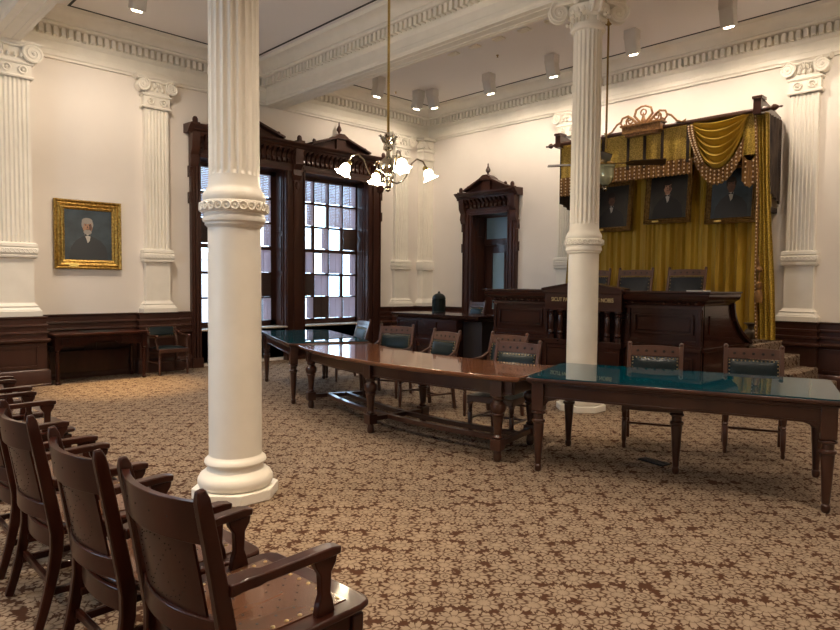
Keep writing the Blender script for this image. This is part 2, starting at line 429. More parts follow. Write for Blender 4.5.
def pilaster(label, loc, rz, w, d, n, group='ionic wall pilasters', vr=.115):
    t = thing('pilaster', label, 'pilaster', loc, rz, group)
    z0 = 1.03
    m = MB(); m.sweep([(0,z0),(.085,z0),(.085,z0+.075),(.07,z0+.085),(.07,z0+.095),(.045,z0+.13),(.05,z0+.15),(.025,z0+.165),(.005,z0+.20),(0,z0+.20)], U(w, d), side=1)
    m.prism([(-w/2,0),(-w/2,d),(w/2,d),(w/2,0)], z0, z0+.2)
    m.build('base', M['white'], t)
    m = MB(); m.prism([(-w/2,0),(-w/2,d),(w/2,d),(w/2,0)], z0+.2, 1.90); m.build('lower_shaft', M['white'], t)
    m = MB(); m.sweep([(0,1.88),(.015,1.885),(.045,1.90),(.05,1.925),(.035,1.935),(.055,1.96),(.06,2.0),(.055,2.03),(.035,2.045),(.05,2.06),(.045,2.10),(.02,2.115),(0,2.12)], U(w, d), side=1)
    m.prism([(-w/2,0),(-w/2,d),(w/2,d),(w/2,0)], 1.9, 2.12)
    k = int((w+.1)/.06)
    for j in range(k):
        x = -w/2-.04+(w+.08)*(j+.5)/k
        m.tube([(x+.026*math.cos(a), d+.055, 1.995+.026*math.sin(a)) for a in [2*PI*q/10 for q in range(11)]], .008, 5, cap=False)
    m.build('band', M['white'], t)
    m = MB(); m.prism(fluted_poly(w-.02, d, n), 2.12, 4.50); m.build('fluted_shaft', M['white'], t)
    m = MB()
    m.prism([(-w/2-.015,0),(-w/2-.015,d+.015),(w/2+.015,d+.015),(w/2+.015,0)], 4.50, 4.74)
    for z in (4.50, 4.70): m.sweep([(0,z),(.035,z),(.045,z+.02),(.035,z+.04),(0,z+.04)], U(w, d), side=1)
    k = 2 if w < .6 else 4
    for j in range(k):
        x = (j-(k-1)/2)*w/k
        m.tube([(x+.05*math.cos(a), d+.03, 4.62+.05*math.sin(a)) for a in [2*PI*q/14 for q in range(15)]], .016, 6, cap=False)
        m.ball((x, d+.02, 4.62), .026, 8)
    m.build('necking', M['white'], t)
    m = MB(); vx = w/2+.035
    for sx in (-1, 1): volute(m, (sx*vx, (d+.05)/2+.035, 4.87), vr, d+.03, -sx)
    m.prism([(-w/2,0),(-w/2,d+.03),(w/2,d+.03),(w/2,0)], 4.74, 4.97)
    k = max(4, int(w/.075))
    for j in range(k): m.ball((-w/2+w*(j+.5)/k, d+.05, 4.815), .03, 8, (.8,1,1.3))
    for j in range(-2, 3): m.ball((j*.03, d+.07, 4.90-abs(j)*.012), .03, 8, (.45,.7,1.5))
    for sx in (-1, 1): m.tube([(0, d+.055, 4.955), (sx*w/4, d+.06, 4.94), (sx*vx, d+.06, 4.975)], .018, 6)
    m.sweep([(0,4.965),(.06,4.965),(.07,4.985),(.09,5.0),(.09,5.028),(0,5.028)], U(w+.12, d), side=1)
    m.build('capital', M['white'], t)
    return t
H = PI/2
pilaster('broad white fluted pier at the edge of the room, beside the old desk', (0,-9.05,0), -H, .82, PX, 13, vr=.15)
pilaster('white fluted pilaster between the gold framed portrait and the tall windows', (0,-6.67,0), -H, .42, .12, 6)
pilaster('slim white fluted pilaster between the tall window and the room corner', (0,-.93,0), -H, .44, .09, 6)
pilaster('white fluted pilaster behind the far column, where the canopy ends', (4.02,0,0), PI, .40, .11, 6)
pilaster('white fluted pilaster between the gold canopy and the bare end of the wall', (8.225,0,0), PI, .40, .11, 6)
# square corner pier
t = thing('pilaster', 'white square pier filling the far corner of the room', 'pilaster', (0,0,0), 0, 'ionic wall pilasters')
a = .18; b = .33
Q = [(0,-b),(a,-b),(a,0)]
m = MB(); m.box(0, a, -b, 0, 1.03, 1.9); m.sweep([(0,1.03),(.08,1.03),(.08,1.11),(.045,1.15),(0,1.21)], Q, side=-1); m.build('base', M['white'], t)
m = MB(); m.box(0, a, -b, 0, 1.9, 2.12); m.sweep([(0,1.88),(.045,1.9),(.06,2.0),(.045,2.1),(0,2.12)], Q, side=-1); m.build('band', M['white'], t)
m = MB(); m.box(0, a, -b, 0, 2.12, 4.5)
for k in range(4): m.box(a-.001, a+.012, -b+.04+k*.07, -b+.075+k*.07, 2.2, 4.45)
for k in range(2): m.box(.03+k*.07, .065+k*.07, -b-.012, -b+.001, 2.2, 4.45)
m.build('fluted_shaft', M['white'], t)
m = MB(); m.box(0, a+.01, -b-.01, 0, 4.5, 4.98)
for z, q in ((4.5,.04),(4.7,.04),(4.97,.09)): m.sweep([(0,z),(q,z),(q+.01,z+.03),(q,z+.055),(0,z+.055)], Q, side=-1)
volute(m, (.07, -b-.03, 4.86), .08, .05, 1); volute(m, (a, -b-.03, 4.86), .09, .05, -1)
m.M = Matrix.Rotation(H, 4, 'Z'); volute(m, (-b+.02, -a-.02, 4.86), .09, .05, 1); volute(m, (-.12, -a-.02, 4.86), .09, .05, -1)
m.build('capital', M['white'], t)

# ------------------------------------------------------------ free standing columns
def column(label, x, y):
    t = thing('column', label, 'column', (x, y, 0), 0, 'round white ionic columns')
    m = MB(); R8 = .285/math.cos(PI/8)
    m.prism([(R8*math.cos(PI/8+k*PI/4), R8*math.sin(PI/8+k*PI/4)) for k in range(8)], 0, .075); m.build('plinth', M['white'], t, bevel=.006)
    m = MB(); m.lathe([(.235,.075),(.255,.085),(.268,.115),(.266,.14),(.25,.17),(.228,.185),(.222,.192),(.205,.20),(.198,.215),(.199,.235),(.213,.243),(.220,.258),(.216,.275),(.203,.288),(.192,.298),(.186,.31)], n=48); m.build('base', M['white'], t)
    m = MB(); m.lathe([(.188,.30),(.187,1.2),(.185,1.98)], n=48); m.build('lower_shaft', M['white'], t)
    m = MB(); m.lathe([(.185,1.94),(.195,1.955),(.205,1.96),(.205,1.975),(.218,1.985),(.222,2.0),(.217,2.02),(.212,2.03),(.212,2.045),(.228,2.05),(.234,2.07),(.234,2.10),(.226,2.125),(.212,2.13),(.22,2.145),(.220,2.165),(.212,2.19),(.195,2.21),(.182,2.24),(.178,2.30)], n=48)
    for k in range(26):
        a = 2*PI*k/26
        m.M = Matrix.Rotation(a, 4, 'Z')
        m.tube([(.236, .026*math.cos(q), 2.085+.026*math.sin(q)) for q in [2*PI*j/10 for j in range(11)]], .008, 5, cap=False)
        m.ball((.234,0,2.085), .011, 6)
    m.build('band', M['white'], t)
    m = MB(); n = 160; nf = 20; rings = []
    for z, r, g in [(2.28,.178,0),(2.31,.178,0),(2.34,.178,1),(3.5,.176,1),(4.60,.172,1),(4.64,.172,0),(4.66,.172,0)]:
        ring = []
        for k in range(n):
            a = 2*PI*k/n; ph = (k % 8)/8
            dd = .020*max(0, math.sin(PI*min(1, max(0, (ph-.12)/.76))))**.6 if .1 < ph < .9 else 0
            ring.append(V(((r-dd*g)*math.cos(a), (r-dd*g)*math.sin(a), z)))
        rings.append(ring)
    m.loops(rings); m.build('fluted_shaft', M['white'], t, ang=.5)
    m = MB(); m.lathe([(.176,4.64),(.205,4.65),(.212,4.675),(.205,4.70),(.18,4.71),(.18,4.80),(.215,4.83),(.25,4.87),(.25,4.93),(.2,4.95)], n=32)
    for k in range(20):
        a = 2*PI*k/20; m.ball((.235*math.cos(a), .235*math.sin(a), 4.865), .03, 8, (1,1,1.25))
    for k in range(4):
        a = PI/4+k*H; m.M = Matrix.Rotation(a, 4, 'Z')
        volute(m, (.36, 0, 4.875), .125, .09, 1)
        m.tube([(.16,0,4.97),(.26,0,5.0),(.36,0,5.0)], .045, 8)
        m.M = Matrix.Rotation(a+PI/4, 4, 'Z')
        m.ball((.275,0,4.965), .05, 10, (.6,1,1)); m.ball((.262,.05,4.79), .028, 8); m.ball((.262,-.05,4.79), .028, 8)
        for q in (-.09, -.045, 0, .045, .09): m.ball((.19, q, 4.765), .02, 6, (1,.8,1.9))
    m.M = Matrix()
    A = []
    for k in range(4):
        a = PI/4+k*H
        A += [(.45*math.cos(a-.10), .45*math.sin(a-.10)), (.45*math.cos(a+.10), .45*math.sin(a+.10))]
        for q in (.25, .5, .75): A.append(((.45-.18*math.sin(PI*q)**.7)*math.cos(a+H*q), (.45-.18*math.sin(PI*q)**.7)*math.sin(a+H*q)))
    m.prism(A, 4.985, 5.028); m.prism([(x*.93, y*.93) for x, y in A], 4.95, 4.985)
    m.build('capital', M['white'], t)
    return t
column('thick round white column nearest, standing behind the row of wooden armchairs', 7.045, -8.95)
column('round white column farther off, behind the curved table and in front of the bench', 6.945, -4.145)
# ------------------------------------------------------------ windows
def window(idx, y0, y1, cells, gap):
    Y0, Y1 = y0, y1; XS = -.30
    m = MB()
    zb, zm, zt = .74, 2.26, 3.78
    pitch = .382; cw = .305; c0 = Y0+((Y1-Y0)-(3*pitch+cw))/2
    st = .055
    m.box(XS-.03, XS+.03, Y0-.0, c0-.02, zb-.05, WT); m.box(XS-.03, XS+.03, c0+3*pitch+cw+.02, Y1, zb-.05, WT)
    ys = [c0+pitch*k for k in range(4)]
    zs = [.80,1.295,1.79,2.30,2.795,3.29]; ch = [.44,.44,.44,.44,.44,.44]
    zs = [.80,1.275,1.765,2.29,2.775,3.27]
    m.box(XS-.03, XS+.03, Y0, Y1, WS-.03, zs[0]); m.box(XS-.03, XS+.03, Y0, Y1, zs[-1]+.44, WT)
    for a, b in zip(zs, zs[1:]): m.box(XS-.025, XS+.02, c0-.03, ys[-1]+cw+.03, a+.44, b)
    for a, b in zip(ys, ys[1:]): m.box(XS-.02, XS+.025, a+cw, b, zb, zt)
    # panelled reveals
    for yy, sg in ((Y0, 1), (Y1, -1)):
        m.box(XS, 0, *sorted((yy, yy+sg*.02)), WS, WT)
        for za, zb_ in ((.8,1.7),(1.8,2.5),(2.6,3.7)):
            m.box(XS+.06, -.05, *sorted((yy+sg*.02, yy+sg*.035)), za, zb_)
    m.box(XS, 0, Y0, Y1, WT-.02, WT+.0)
    w = struct(m.build('window_%d' % idx, M['wood']))
    for i, yy in enumerate(ys): pass
    g = MB(); g.box(XS-.012, XS-.006, Y0+.02, Y1-.02, .75, 3.76); g.build('glass', M['clear'], w)
    s = MB(); s.box(-.34, .12, Y0-.02, Y1+.02, WS-.03, WS); s.build('sill', M['stone'], w, bevel=.008)
    p = MB(); p.box(-.03, .0, Y0, Y1, .06, WS-.03); p.build('apron_panel', M['black'], w)
    # wooden slat blinds, one small leaf per pane
    for r, row in enumerate(cells):
        z0 = zs[5-r]
        for c, st_ in enumerate(row):
            if st_ == 'W': continue
            ya, yb = ys[c]-.02, ys[c]+cw+.02
            b = MB()
            if st_ == 'L': ya = ya+(yb-ya)*.5
            n = 13
            for k in range(n):
                z = z0+.01+.44*(k+.5)/n; h = .0172
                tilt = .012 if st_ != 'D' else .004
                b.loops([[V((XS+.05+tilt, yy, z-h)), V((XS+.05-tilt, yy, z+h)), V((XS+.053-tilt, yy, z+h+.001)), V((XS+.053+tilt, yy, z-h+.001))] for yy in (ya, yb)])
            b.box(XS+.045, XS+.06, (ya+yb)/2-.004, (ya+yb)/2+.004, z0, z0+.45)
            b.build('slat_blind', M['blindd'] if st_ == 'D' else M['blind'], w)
    return w
for k, (xa, xb) in enumerate((W3,)):     # unseen window added behind the viewer to let in daylight fill
    m = MB()
    for x in (xa, (xa+xb)/2-.03, xb-.06): m.box(x, x+.06, YF-.2, YF-.14, WS, WT)
    for z in (WS, 2.22, WT-.06): m.box(xa, xb, YF-.2, YF-.14, z, z+.06)
    for x in (xa-.18, xb): m.box(x, x+.18, YF, YF+.08, 0, WT+.1)
    m.box(xa-.2, xb+.2, YF, YF+.14, WT, WT+.3)
    w = struct(m.build('window_%d' % (k+3), M['wood'])); m = MB(); m.box(xa, xb, YF-.175, YF-.17, WS, WT); m.build('glass', M['clear'], w)
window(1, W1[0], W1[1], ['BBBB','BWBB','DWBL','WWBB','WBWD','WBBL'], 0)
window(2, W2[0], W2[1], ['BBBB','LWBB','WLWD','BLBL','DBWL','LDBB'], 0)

# shared carved surround of the window pair
def finial(m, c, s=1):
    m.lathe([(.035*s,0),(.05*s,.02*s),(.02*s,.05*s),(.03*s,.075*s),(.065*s,.12*s),(.06*s,.16*s),(.03*s,.22*s),(.015*s,.26*s),(.02*s,.28*s),(.004*s,.33*s)], c, 12)
def surround(name, t0, t1, inner, zt, ztop, mullion, gables, gh, sw, Mx):
    """drawn in local coords: X along wall, Y outward; t0..t1 outer width"""
    m = MB(Matrix(Mx))
    posts = [(t0, inner[0][0]), (inner[-1][1], t1)] + ([(inner[0][1], inner[1][0])] if mullion else [])
    for a, b in posts:
        m.box(a, b, 0, .09, 0, zt+.02); w = b-a
        m.box(a+.02, a+.05, .09, .115, .15, zt); m.box(b-.05, b-.02, .09, .115, .15, zt); m.box(a+w*.36, b-w*.36, .09, .125, .15, zt)
        m.box(a-.01, b+.01, 0, .14, 0, .18)
    m.box(t0, t1, 0, .11, zt, zt+.10)
    for a, b in inner: m.box(a-.03, b+.03, 0, .135, zt-.02, zt+.03); m.box(a-.06, b+.06, .0, .125, zt+.05, zt+.09)
    m.box(t0, t1, 0, .10, zt+.10, ztop-.12)
    struct_o = m
    # bracket row
    k = int((t1-t0-.3)/.115)
    for j in range(k+1):
        x = t0+.16+(t1-t0-.32)*j/k; z1 = ztop-.12; z0 = zt+.13
        m.prism_x([(.09,z0),(.12,z0),(.15,z0+.03),(.145,z0+.07),(.12,z0+.10),(.14,z1-.09),(.20,z1-.05),(.22,z1),(.09,z1)], x-.03, x+.03)
    # cornice
    m.sweep([(0,ztop-.13),(.19,ztop-.13),(.20,ztop-.09),(.23,ztop-.08),(.24,ztop-.05),(.29,ztop-.02),(.30,ztop),(.30,ztop+.02),(0,ztop+.03)], [(t0,0),(t0,.0001),(t1,.0001),(t1,0)][1:3], side=1)
    for e, sg in ((t0, -1), (t1, 1)):
        m.prism_x([(0,ztop-.13),(.19,ztop-.13),(.20,ztop-.09),(.24,ztop-.05),(.30,ztop),(.30,ztop+.02),(0,ztop+.03)], *sorted((e, e+sg*.10)))
        # scroll brackets and lobes
        m.prism_x([(.05,zt-.2),(.12,zt-.2),(.16,zt-.1),(.14,zt+.02),(.2,zt+.12),(.22,ztop-.12),(.05,ztop-.12)], *sorted((e-sg*.12, e+sg*.03)))
        for z in (zt-.28, zt-.75): m.ball((e+sg*.0, .06, z), .05, 10, (.8,1,1.3)); m.box(e-.03, e+.03, .0, .1, z-.1, z+.1)
        m.ball((e-sg*.03, .2, ztop+.09), .055, 10, (1,.6,1.3)); m.box(e-.07-sg*.03, e+.07-sg*.03, .15, .25, ztop+.02, ztop+.05)
    if mullion:
        c = (inner[0][1]+inner[1][0])/2
        m.prism_x([(.05,zt-.2),(.12,zt-.2),(.17,zt-.1),(.14,zt+.02),(.22,zt+.12),(.24,ztop-.1),(.05,ztop-.1)], c-.09, c+.09)
        for z in (zt-.3,): m.ball((c, .14, z), .06, 10, (.8,.6,1.4))
        m.ball((c, .22, ztop+.10), .06, 10, (1,.6,1.3)); m.box(c-.08, c+.08, .15, .3, ztop+.02, ztop+.06)
    for c, hw in gables:
        z = ztop+.03
        m.prism_y([(c-hw,z),(c+hw,z),(c+hw*.84,z+.05),(c+.14,z+gh),(c-.14,z+gh),(c-hw*.84,z+.05)], 0, .14)
        for sx in (-1, 1):
            m.bar((c+sx*hw*.98,.15,z+.035), (c+sx*.15,.15,z+gh+.03), .24, .04, (0,1,0))
            m.ball((c+sx*hw*.86, .17, z+.10), .045, 8, (1,.7,1.2))
        m.box(c-.12, c+.12, 0, .2, z, z+gh+.02)
        m.prism_y([(c-.2,z+gh+.02),(c+.2,z+gh+.02),(c+.17,z+gh+.06),(c+.06,z+gh+.13),(c-.06,z+gh+.13),(c-.17,z+gh+.06)], 0, .24)
        finial(m, (c, .12, z+gh+.12), .85 if gh < .25 else .95)
    return m
m = surround('w', -6.05, -1.58, [(W1[0], W1[1]), (W2[0], W2[1])], 3.82, 4.34, True, [(-4.97,.78),(-2.79,.78)], .21, 1, ((0,1,0,0),(1,0,0,0),(0,0,1,0),(0,0,0,1)))
struct(m.build('trim_9', M['wood']))
m = surround('d', 1.24, 2.77, [(DO[0], DO[1])], 3.14, 3.60, False, [(2.0,.62)], .21, .8, ((1,0,0,0),(0,-1,0,0),(0,0,1,0),(0,0,0,1)))
struct(m.build('trim_10', M['wood']))

# door in the back wall
m = MB(); y = .33
m.box(DO[0], DO[0]+.06, y-.02, y+.05, 0, DO[2]); m.box(DO[1]-.06, DO[1], y-.02, y+.05, 0, DO[2]); m.box(DO[0], DO[1], y-.02, y+.05, DO[2]-.06, DO[2]); m.box(DO[0], DO[1], y-.04, y+.05, 2.46, 2.60)
m.box(DO[0], DO[0]+.02, 0, y, 0, DO[2]); m.box(DO[1]-.02, DO[1], 0, y, 0, DO[2]); m.box(DO[0], DO[1], 0, y, DO[2]-.02, DO[2])
for a, b in ((.25,.95),(1.1,2.35),(2.65,3.05)): m.box(DO[0]+.02, DO[0]+.035, .07, y-.07, a, b)
d = struct(m.build('door_1', M['wood']))
m = MB(); x0, x1 = DO[0]+.06, DO[1]-.06; g0, g1 = 1.79, 2.14
m.box(x0, g0, y, y+.045, .02, 2.46); m.box(g1, x1, y, y+.045, .02, 2.46); m.box(g0, g1, y, y+.045, .02, 1.0); m.box(g0, g1, y, y+.045, 2.28, 2.46)
m.box(g0+.04, g1-.04, y-.02, y, .2, .9); m.box(g0-.03, g0, y-.02, y, 1.0, 2.30); m.box(g1, g1+.03, y-.02, y, 1.0, 2.30)
lf = m.build('door_leaf', M['wood'], d)
m = MB(); m.box(g0, g1, y+.015, y+.025, 1.0, 2.28); m.build('glass', M['frost'], lf)
m = MB(); m.lathe_y([(.02,0),(.012,-.03),(.028,-.05),(.025,-.075),(.005,-.085)], (x1-.06, y, 1.05), 12); m.box(x1-.085, x1-.035, y-.006, y, .95, 1.15); m.build('handle', M['brass'], lf)
m = MB(); m.box(x0, x1, y+.015, y+.025, 2.60, DO[2]-.06); m.build('transom_glass', M['frost'], d)

# pale stone building across the street, seen between the slats
b = thing('building', 'pale stone building glimpsed outside through the slatted window panes', 'building', (-16, -3, -5))
m = MB(); m.box(-1.5, 0, -14, 10, 0, 7.6); m.box(-1.5, .2, -14, 10, 7.6, 7.9); m.build('facade', M['brick'], b)
for k in range(10):
    for q in range(2):
        m = MB(); m.box(-.02, .03, -13+k*2.3, -11.9+k*2.3, 1.2+q*3.4, 3.2+q*3.4); m.build('window', M['black'], b)
m = MB(); m.box(-30, -.6, -40, 30, -5.3, -5.0); struct(m.build('ground_outside', base('street_stone', (.35,.34,.33), .9)))
# ------------------------------------------------------------ dais, bench
t = thing('dais', 'low carpeted platform behind the long judges bench, with steps at its end', 'platform', (6.2, 0, 0))
m = MB(Matrix.Translation((-6.2,0,0))); m.box(4.57, 7.86, -2.80, -.09, 0, .74); m.box(7.94, 8.05, -1.30, -.14, 0, .72); m.build('platform', M['carpet'], t, bevel=.015)
for k, (x1, z) in enumerate(((8.30,.53),(8.55,.35),(8.80,.18))):
    m = MB(Matrix.Translation((-6.2,0,0))); m.box(x1-.27, x1, -1.30, -.14, 0, z); m.build('step', M['carpet'], t, bevel=.02)

BX0, BX1, BY = 4.50, 7.93, -2.90
t = thing('judges_bench', 'long dark mahogany judges bench with gilt lettering on its centre panel', 'bench', (6.2, BY, 0))
T = Matrix.Translation((-6.2,-BY,0))
m = MB(T)
m.box(BX0, BX1, BY, BY+.06, 0, 1.40)
m.box(BX0, BX1, BY-.05, BY, 0, .16); m.box(BX0, BX1, BY-.035, BY, .16, .20); m.box(BX0, BX1, BY-.06, BY, .70, .745); m.box(BX0, BX1, BY-.045, BY, .745, .78)
m.box(BX0, BX1, BY-.04, BY, 1.25, 1.29); m.box(BX0, BX1, BY-.02, BY, .78, .84)
for a, b in ((BX0+.06, 5.50), (6.93, BX1-.08)):
    for z0, z1 in ((.93,1.17),(.30,.60)):
        m.box(a+.12, b-.08, BY-.014, BY, z0+.03, z1-.03)
        for z in (z0, z1): m.box(a+.07, b-.03, BY-.03, BY, z-.015, z+.015)
        for x in (a+.07, b-.05): m.box(x, x+.025, BY-.03, BY, z0-.015, z1+.015)
    for q in (a-.04, b+.02): m.box(q, q+.05, BY-.03, BY, .2, 1.27)
m.build('front_panel', M['bench'], t, bevel=.004)
m = MB(T)   # top slab with moulded underside, return along both ends
m.sweep([(0,1.30),(.02,1.30),(.05,1.35),(.10,1.38),(.12,1.42),(.12,1.455),(.14,1.465),(.14,1.49),(0,1.49)], [(BX0,-1.95),(BX0,BY),(BX1,BY),(BX1,-1.95)], side=-1)
m.box(BX0, BX1, BY, BY+.62, 1.455, 1.488); m.box(BX0, BX0+.6, BY+.5, -1.95, 1.455, 1.488); m.box(BX1-.6, BX1, BY+.5, -1.95, 1.455, 1.488)
k = int((BX1-BX0)/.11)
for j in range(k): m.ball((BX0+.06+j*.11, BY-.045, 1.325), .022, 6, (1.4,.8,.8))
m.build('top', M['bench'], t, bevel=.004)
for x0, x1 in ((BX0, BX0+.05), (BX1-.05, BX1)):   # sweeping end panels
    m = MB(T)
    cur = [(-1.95, 1.32)]+[(-1.95+.10*(i/10)+.62*(i/10)**2.6, 1.32-.58*(i/10)) for i in range(1, 11)]
    m.prism_x([(BY+.02, 0),(BY+.02,1.40),(-1.95,1.40)]+cur+[(-1.21,.72),(-1.21,0)], x0, x1)
    sg = 1 if x0 > 6 else -1; xs = x1 if sg > 0 else x0
    m.rail([(xs, y, z) for y, z in cur], .09, .05)
    m.box(*sorted((xs, xs+sg*.015)), BY+.2, -2.15, .93, 1.17); m.box(*sorted((xs, xs+sg*.03)), BY, -1.3, .70, .75)
    m.build('end_panel', M['bench'], t, bevel=.004)
# centre section
c0, c1 = 5.62, 6.88; m = MB(T)
m.box(c0, c1, BY-.16, BY, 1.20, 1.44); m.box(c0-.03, c1+.03, BY-.19, BY, 1.44, 1.49); m.box(c0+.02, c1-.02, BY-.14, BY, 0, .20); m.box(c0+.04, c1-.04, BY-.12, BY, .20, .62)
m.box(c0-.01, c1+.01, BY-.17, BY, 1.19, 1.22); m.box(c0, c1, BY-.15, BY, .68, .76); m.box(c0+.03, c1-.03, BY-.13, BY, .62, .68)
m.prism_y([(c0-.03,1.49),(c1+.03,1.49),(c1,1.50),((c0+c1)/2,1.60),(c0,1.50)], BY-.19, BY+.02)
m.bar((c0-.03,BY-.1,1.50), ((c0+c1)/2,BY-.1,1.605), .24, .03, (0,1,0)); m.bar((c1+.03,BY-.1,1.50), ((c0+c1)/2,BY-.1,1.605), .24, .03, (0,1,0))
m.box(c0+.48, c1-.48, BY-.03, BY, .8, 1.15)
m.build('centre_panel', M['bench'], t, bevel=.004)
for x in (5.70, 5.86, 6.02, 6.48, 6.64, 6.80):
    m = MB(T); m.lathe([(.055,.76),(.055,.82),(.035,.83),(.05,.85),(.05,.87),(.036,.89),(.043,.96),(.047,1.05),(.040,1.10),(.036,1.11),(.048,1.13),(.036,1.15),(.055,1.17),(.055,1.20)], (x, BY-.09, 0), 14)
    m.build('turned_column', M['bench'], t)
cu = bpy.data.curves.new('motto', 'FONT'); cu.body = 'SICUT PATRIBUS SIT DEUS NOBIS'; cu.size = .082; cu.extrude = .002; cu.align_x = 'CENTER'; cu.align_y = 'CENTER'
cu.materials.append(M['letter']); o = bpy.data.objects.new('motto', cu); C.objects.link(o); o.parent = t
o.location = ((c0+c1)/2-6.2, -.163, 1.345); o.rotation_euler = (H, 0, 0)
bpy.context.view_layer.update()
sx = 1.02/max(.1, o.dimensions.x); me = bpy.data.meshes.new_from_object(o.evaluated_get(bpy.context.evaluated_depsgraph_get())); o2 = bpy.data.objects.new('lettering', me); C.objects.link(o2); o2.parent = t; o2.location = o.location; o2.rotation_euler = o.rotation_euler; o2.scale = (sx, 1, 1); bpy.data.objects.remove(o)
tag(MBq := None or (lambda m: (m.box(-.13,.13,-.09,.09,0,.012), m.build('paper_sheet', M['paper']))[1])(MB()), 'small white paper lying on top of the judges bench near its end', 'paper')
MBq.location = (7.72, -2.55, 1.489); MBq.rotation_euler = (0,0,.1)

# ------------------------------------------------------------ clerk desk beside the bench
t = thing('clerk_desk', 'dark clerk desk with moulded top standing in front of the back door', 'desk', (2.85,-2.3,0))
T = Matrix.Translation((-2.85,2.3,0))
m = MB(T); m.box(1.84, 3.42, -2.62, -1.85, 0, .93)
for z in (.12,.50,.88): m.box(1.83, 3.43, -2.645, -2.62, z-.025, z+.025)
for x in (1.84, 2.36, 2.88, 3.40): m.box(x-.02, x+.02, -2.64, -2.62, .1, .9)
m.build('body', M['bench'], t, bevel=.003)
m = MB(T); m.box(3.42, 3.86, -2.45, -1.85, 0, .93); m.build('shaded_recess', M['black'], t)  # recessed end of the desk, its shadow put into a near-black colour
m = MB(T); m.sweep([(0,.90),(.02,.90),(.05,.93),(.09,.95),(.10,.975),(.10,1.0),(0,1.0)], [(1.84,-1.85),(1.84,-2.62),(3.9,-2.62),(3.9,-1.85)], side=-1); m.box(1.84,3.9,-2.62,-1.85,.95,.998)
m.build('top', M['bench'], t, bevel=.003)
m = MB(); m.lathe([(.135,0),(.135,.02),(.125,.03),(.125,.26),(.133,.27),(.13,.29),(.115,.33),(.08,.365),(.035,.38),(.02,.385),(.025,.40),(.010,.42)], n=24)
for k in range(16):
    a = 2*PI*k/16; m.tube([(.127*math.cos(a), .127*math.sin(a), .03),(.127*math.cos(a), .127*math.sin(a), .25)], .006, 5)
tag(m.build('domed_canister', M['urn']), 'dark domed canister with a small knob, standing on the clerk desk', 'canister').location = (2.50,-2.15,1.0)

# ------------------------------------------------------------ curtain, canopy
m = MB(); x0, x1 = 4.42, 7.84
m.grid(240, 6, lambda u, v: V((x0+(x1-x0)*u, -.17+.045*math.sin(u*2*PI*17+1.2*math.sin(u*23))+.014*math.sin(u*2*PI*53+2*math.sin(u*31)), .745+3.32*v)), .004, (0,1,0))
tag(m.build('back_curtain', M['velvet']), 'wide pleated gold curtain covering the wall behind the judges chairs', 'curtain')
YC = -.80
t = thing('canopy', 'ornate gold draped canopy with carved crest above the judges bench', 'canopy', (6.1, 0, 4.2)); T = Matrix.Translation((-6.1,0,-4.2))
m = MB(T)
rp = [(.004,-2.06),(.02,-2.04),(.012,-2.01),(.045,-1.96),(.05,-1.93),(.02,-1.89),(.035,-1.86),(.035,-1.84),(.036,1.84),(.036,1.86),(.02,1.89),(.05,1.93),(.045,1.96),(.012,2.01),(.02,2.04),(.004,2.06)]
m.lathe_x(rp, (6.1, YC-.06, 4.18), 12); m.build('rod', M['chair'], t)
for x in (4.34, 7.82):
    m = MB(T); m.box(x-.055, x+.055, YC-.11, YC+.06, 4.12, 4.34); m.box(x-.07, x+.07, YC-.13, YC+.08, 4.34, 4.38); m.prism_x([(YC+.06,4.10),(YC+.06,4.34),(0,4.22),(0,4.06)], x-.05, x+.05)
    m.build('corner_block', M['tleg'], t)
m = MB(T); m.box(4.34, 7.82, YC, 0, 4.20, 4.23); m.build('tester_board', M['farm'], t)
def scroll(m, pts, r=.022): m.tube(pts, [r*(1-.4*i/len(pts)) for i in range(len(pts))], 8)
m = MB(T@Matrix.Translation((0,0,-.13))); cx = 6.02
m.box(cx-.34, cx+.34, YC-.18, YC, 4.26, 4.40); m.box(cx-.37, cx+.37, YC-.2, YC, 4.38, 4.41); m.box(cx-.30, cx+.30, YC-.15, YC, 4.22, 4.26)
def spiral(c, r0, a0, turns, sg, n=26): return [V((c[0]+sg*(r0*(1-.8*i/n))*math.cos(a0+turns*2*PI*i/n), YC-.09, c[1]+(r0*(1-.8*i/n))*math.sin(a0+turns*2*PI*i/n))) for i in range(n+1)]
for sg in (-1, 1):
    scroll(m, [V((cx+sg*.10,YC-.09,4.42)), V((cx+sg*.20,YC-.09,4.52)), V((cx+sg*.28,YC-.09,4.58)), V((cx+sg*.38,YC-.09,4.56)), V((cx+sg*.42,YC-.09,4.48)), V((cx+sg*.37,YC-.09,4.42)), V((cx+sg*.33,YC-.09,4.45))], .024)
    scroll(m, [V((cx+sg*.40,YC-.09,4.50)), V((cx+sg*.48,YC-.09,4.47)), V((cx+sg*.58,YC-.09,4.36)), V((cx+sg*.66,YC-.09,4.33)), V((cx+sg*.72,YC-.09,4.36)), V((cx+sg*.70,YC-.09,4.32))], .02)
    scroll(m, [V((cx+sg*.04,YC-.09,4.42)), V((cx+sg*.16,YC-.09,4.56)), V((cx+sg*.13,YC-.09,4.66)), V((cx+sg*.04,YC-.09,4.70)), V((cx,YC-.09,4.70))], .024)
    scroll(m, spiral((cx+sg*.24, 4.49), .07, 0, 1.4, sg), .018)
    scroll(m, [V((cx+sg*.30,YC-.09,4.41)), V((cx+sg*.31,YC-.09,4.48)), V((cx+sg*.27,YC-.09,4.52))], .016)
m.tube([(cx+.05*math.cos(a), YC-.09, 4.60+.05*math.sin(a)) for a in [2*PI*k/12 for k in range(13)]], .014, 6, cap=False)
m.lathe([(.04,4.41),(.05,4.45),(.03,4.50),(.02,4.56),(.004,4.60)], (cx, YC-.09, 0), 10)
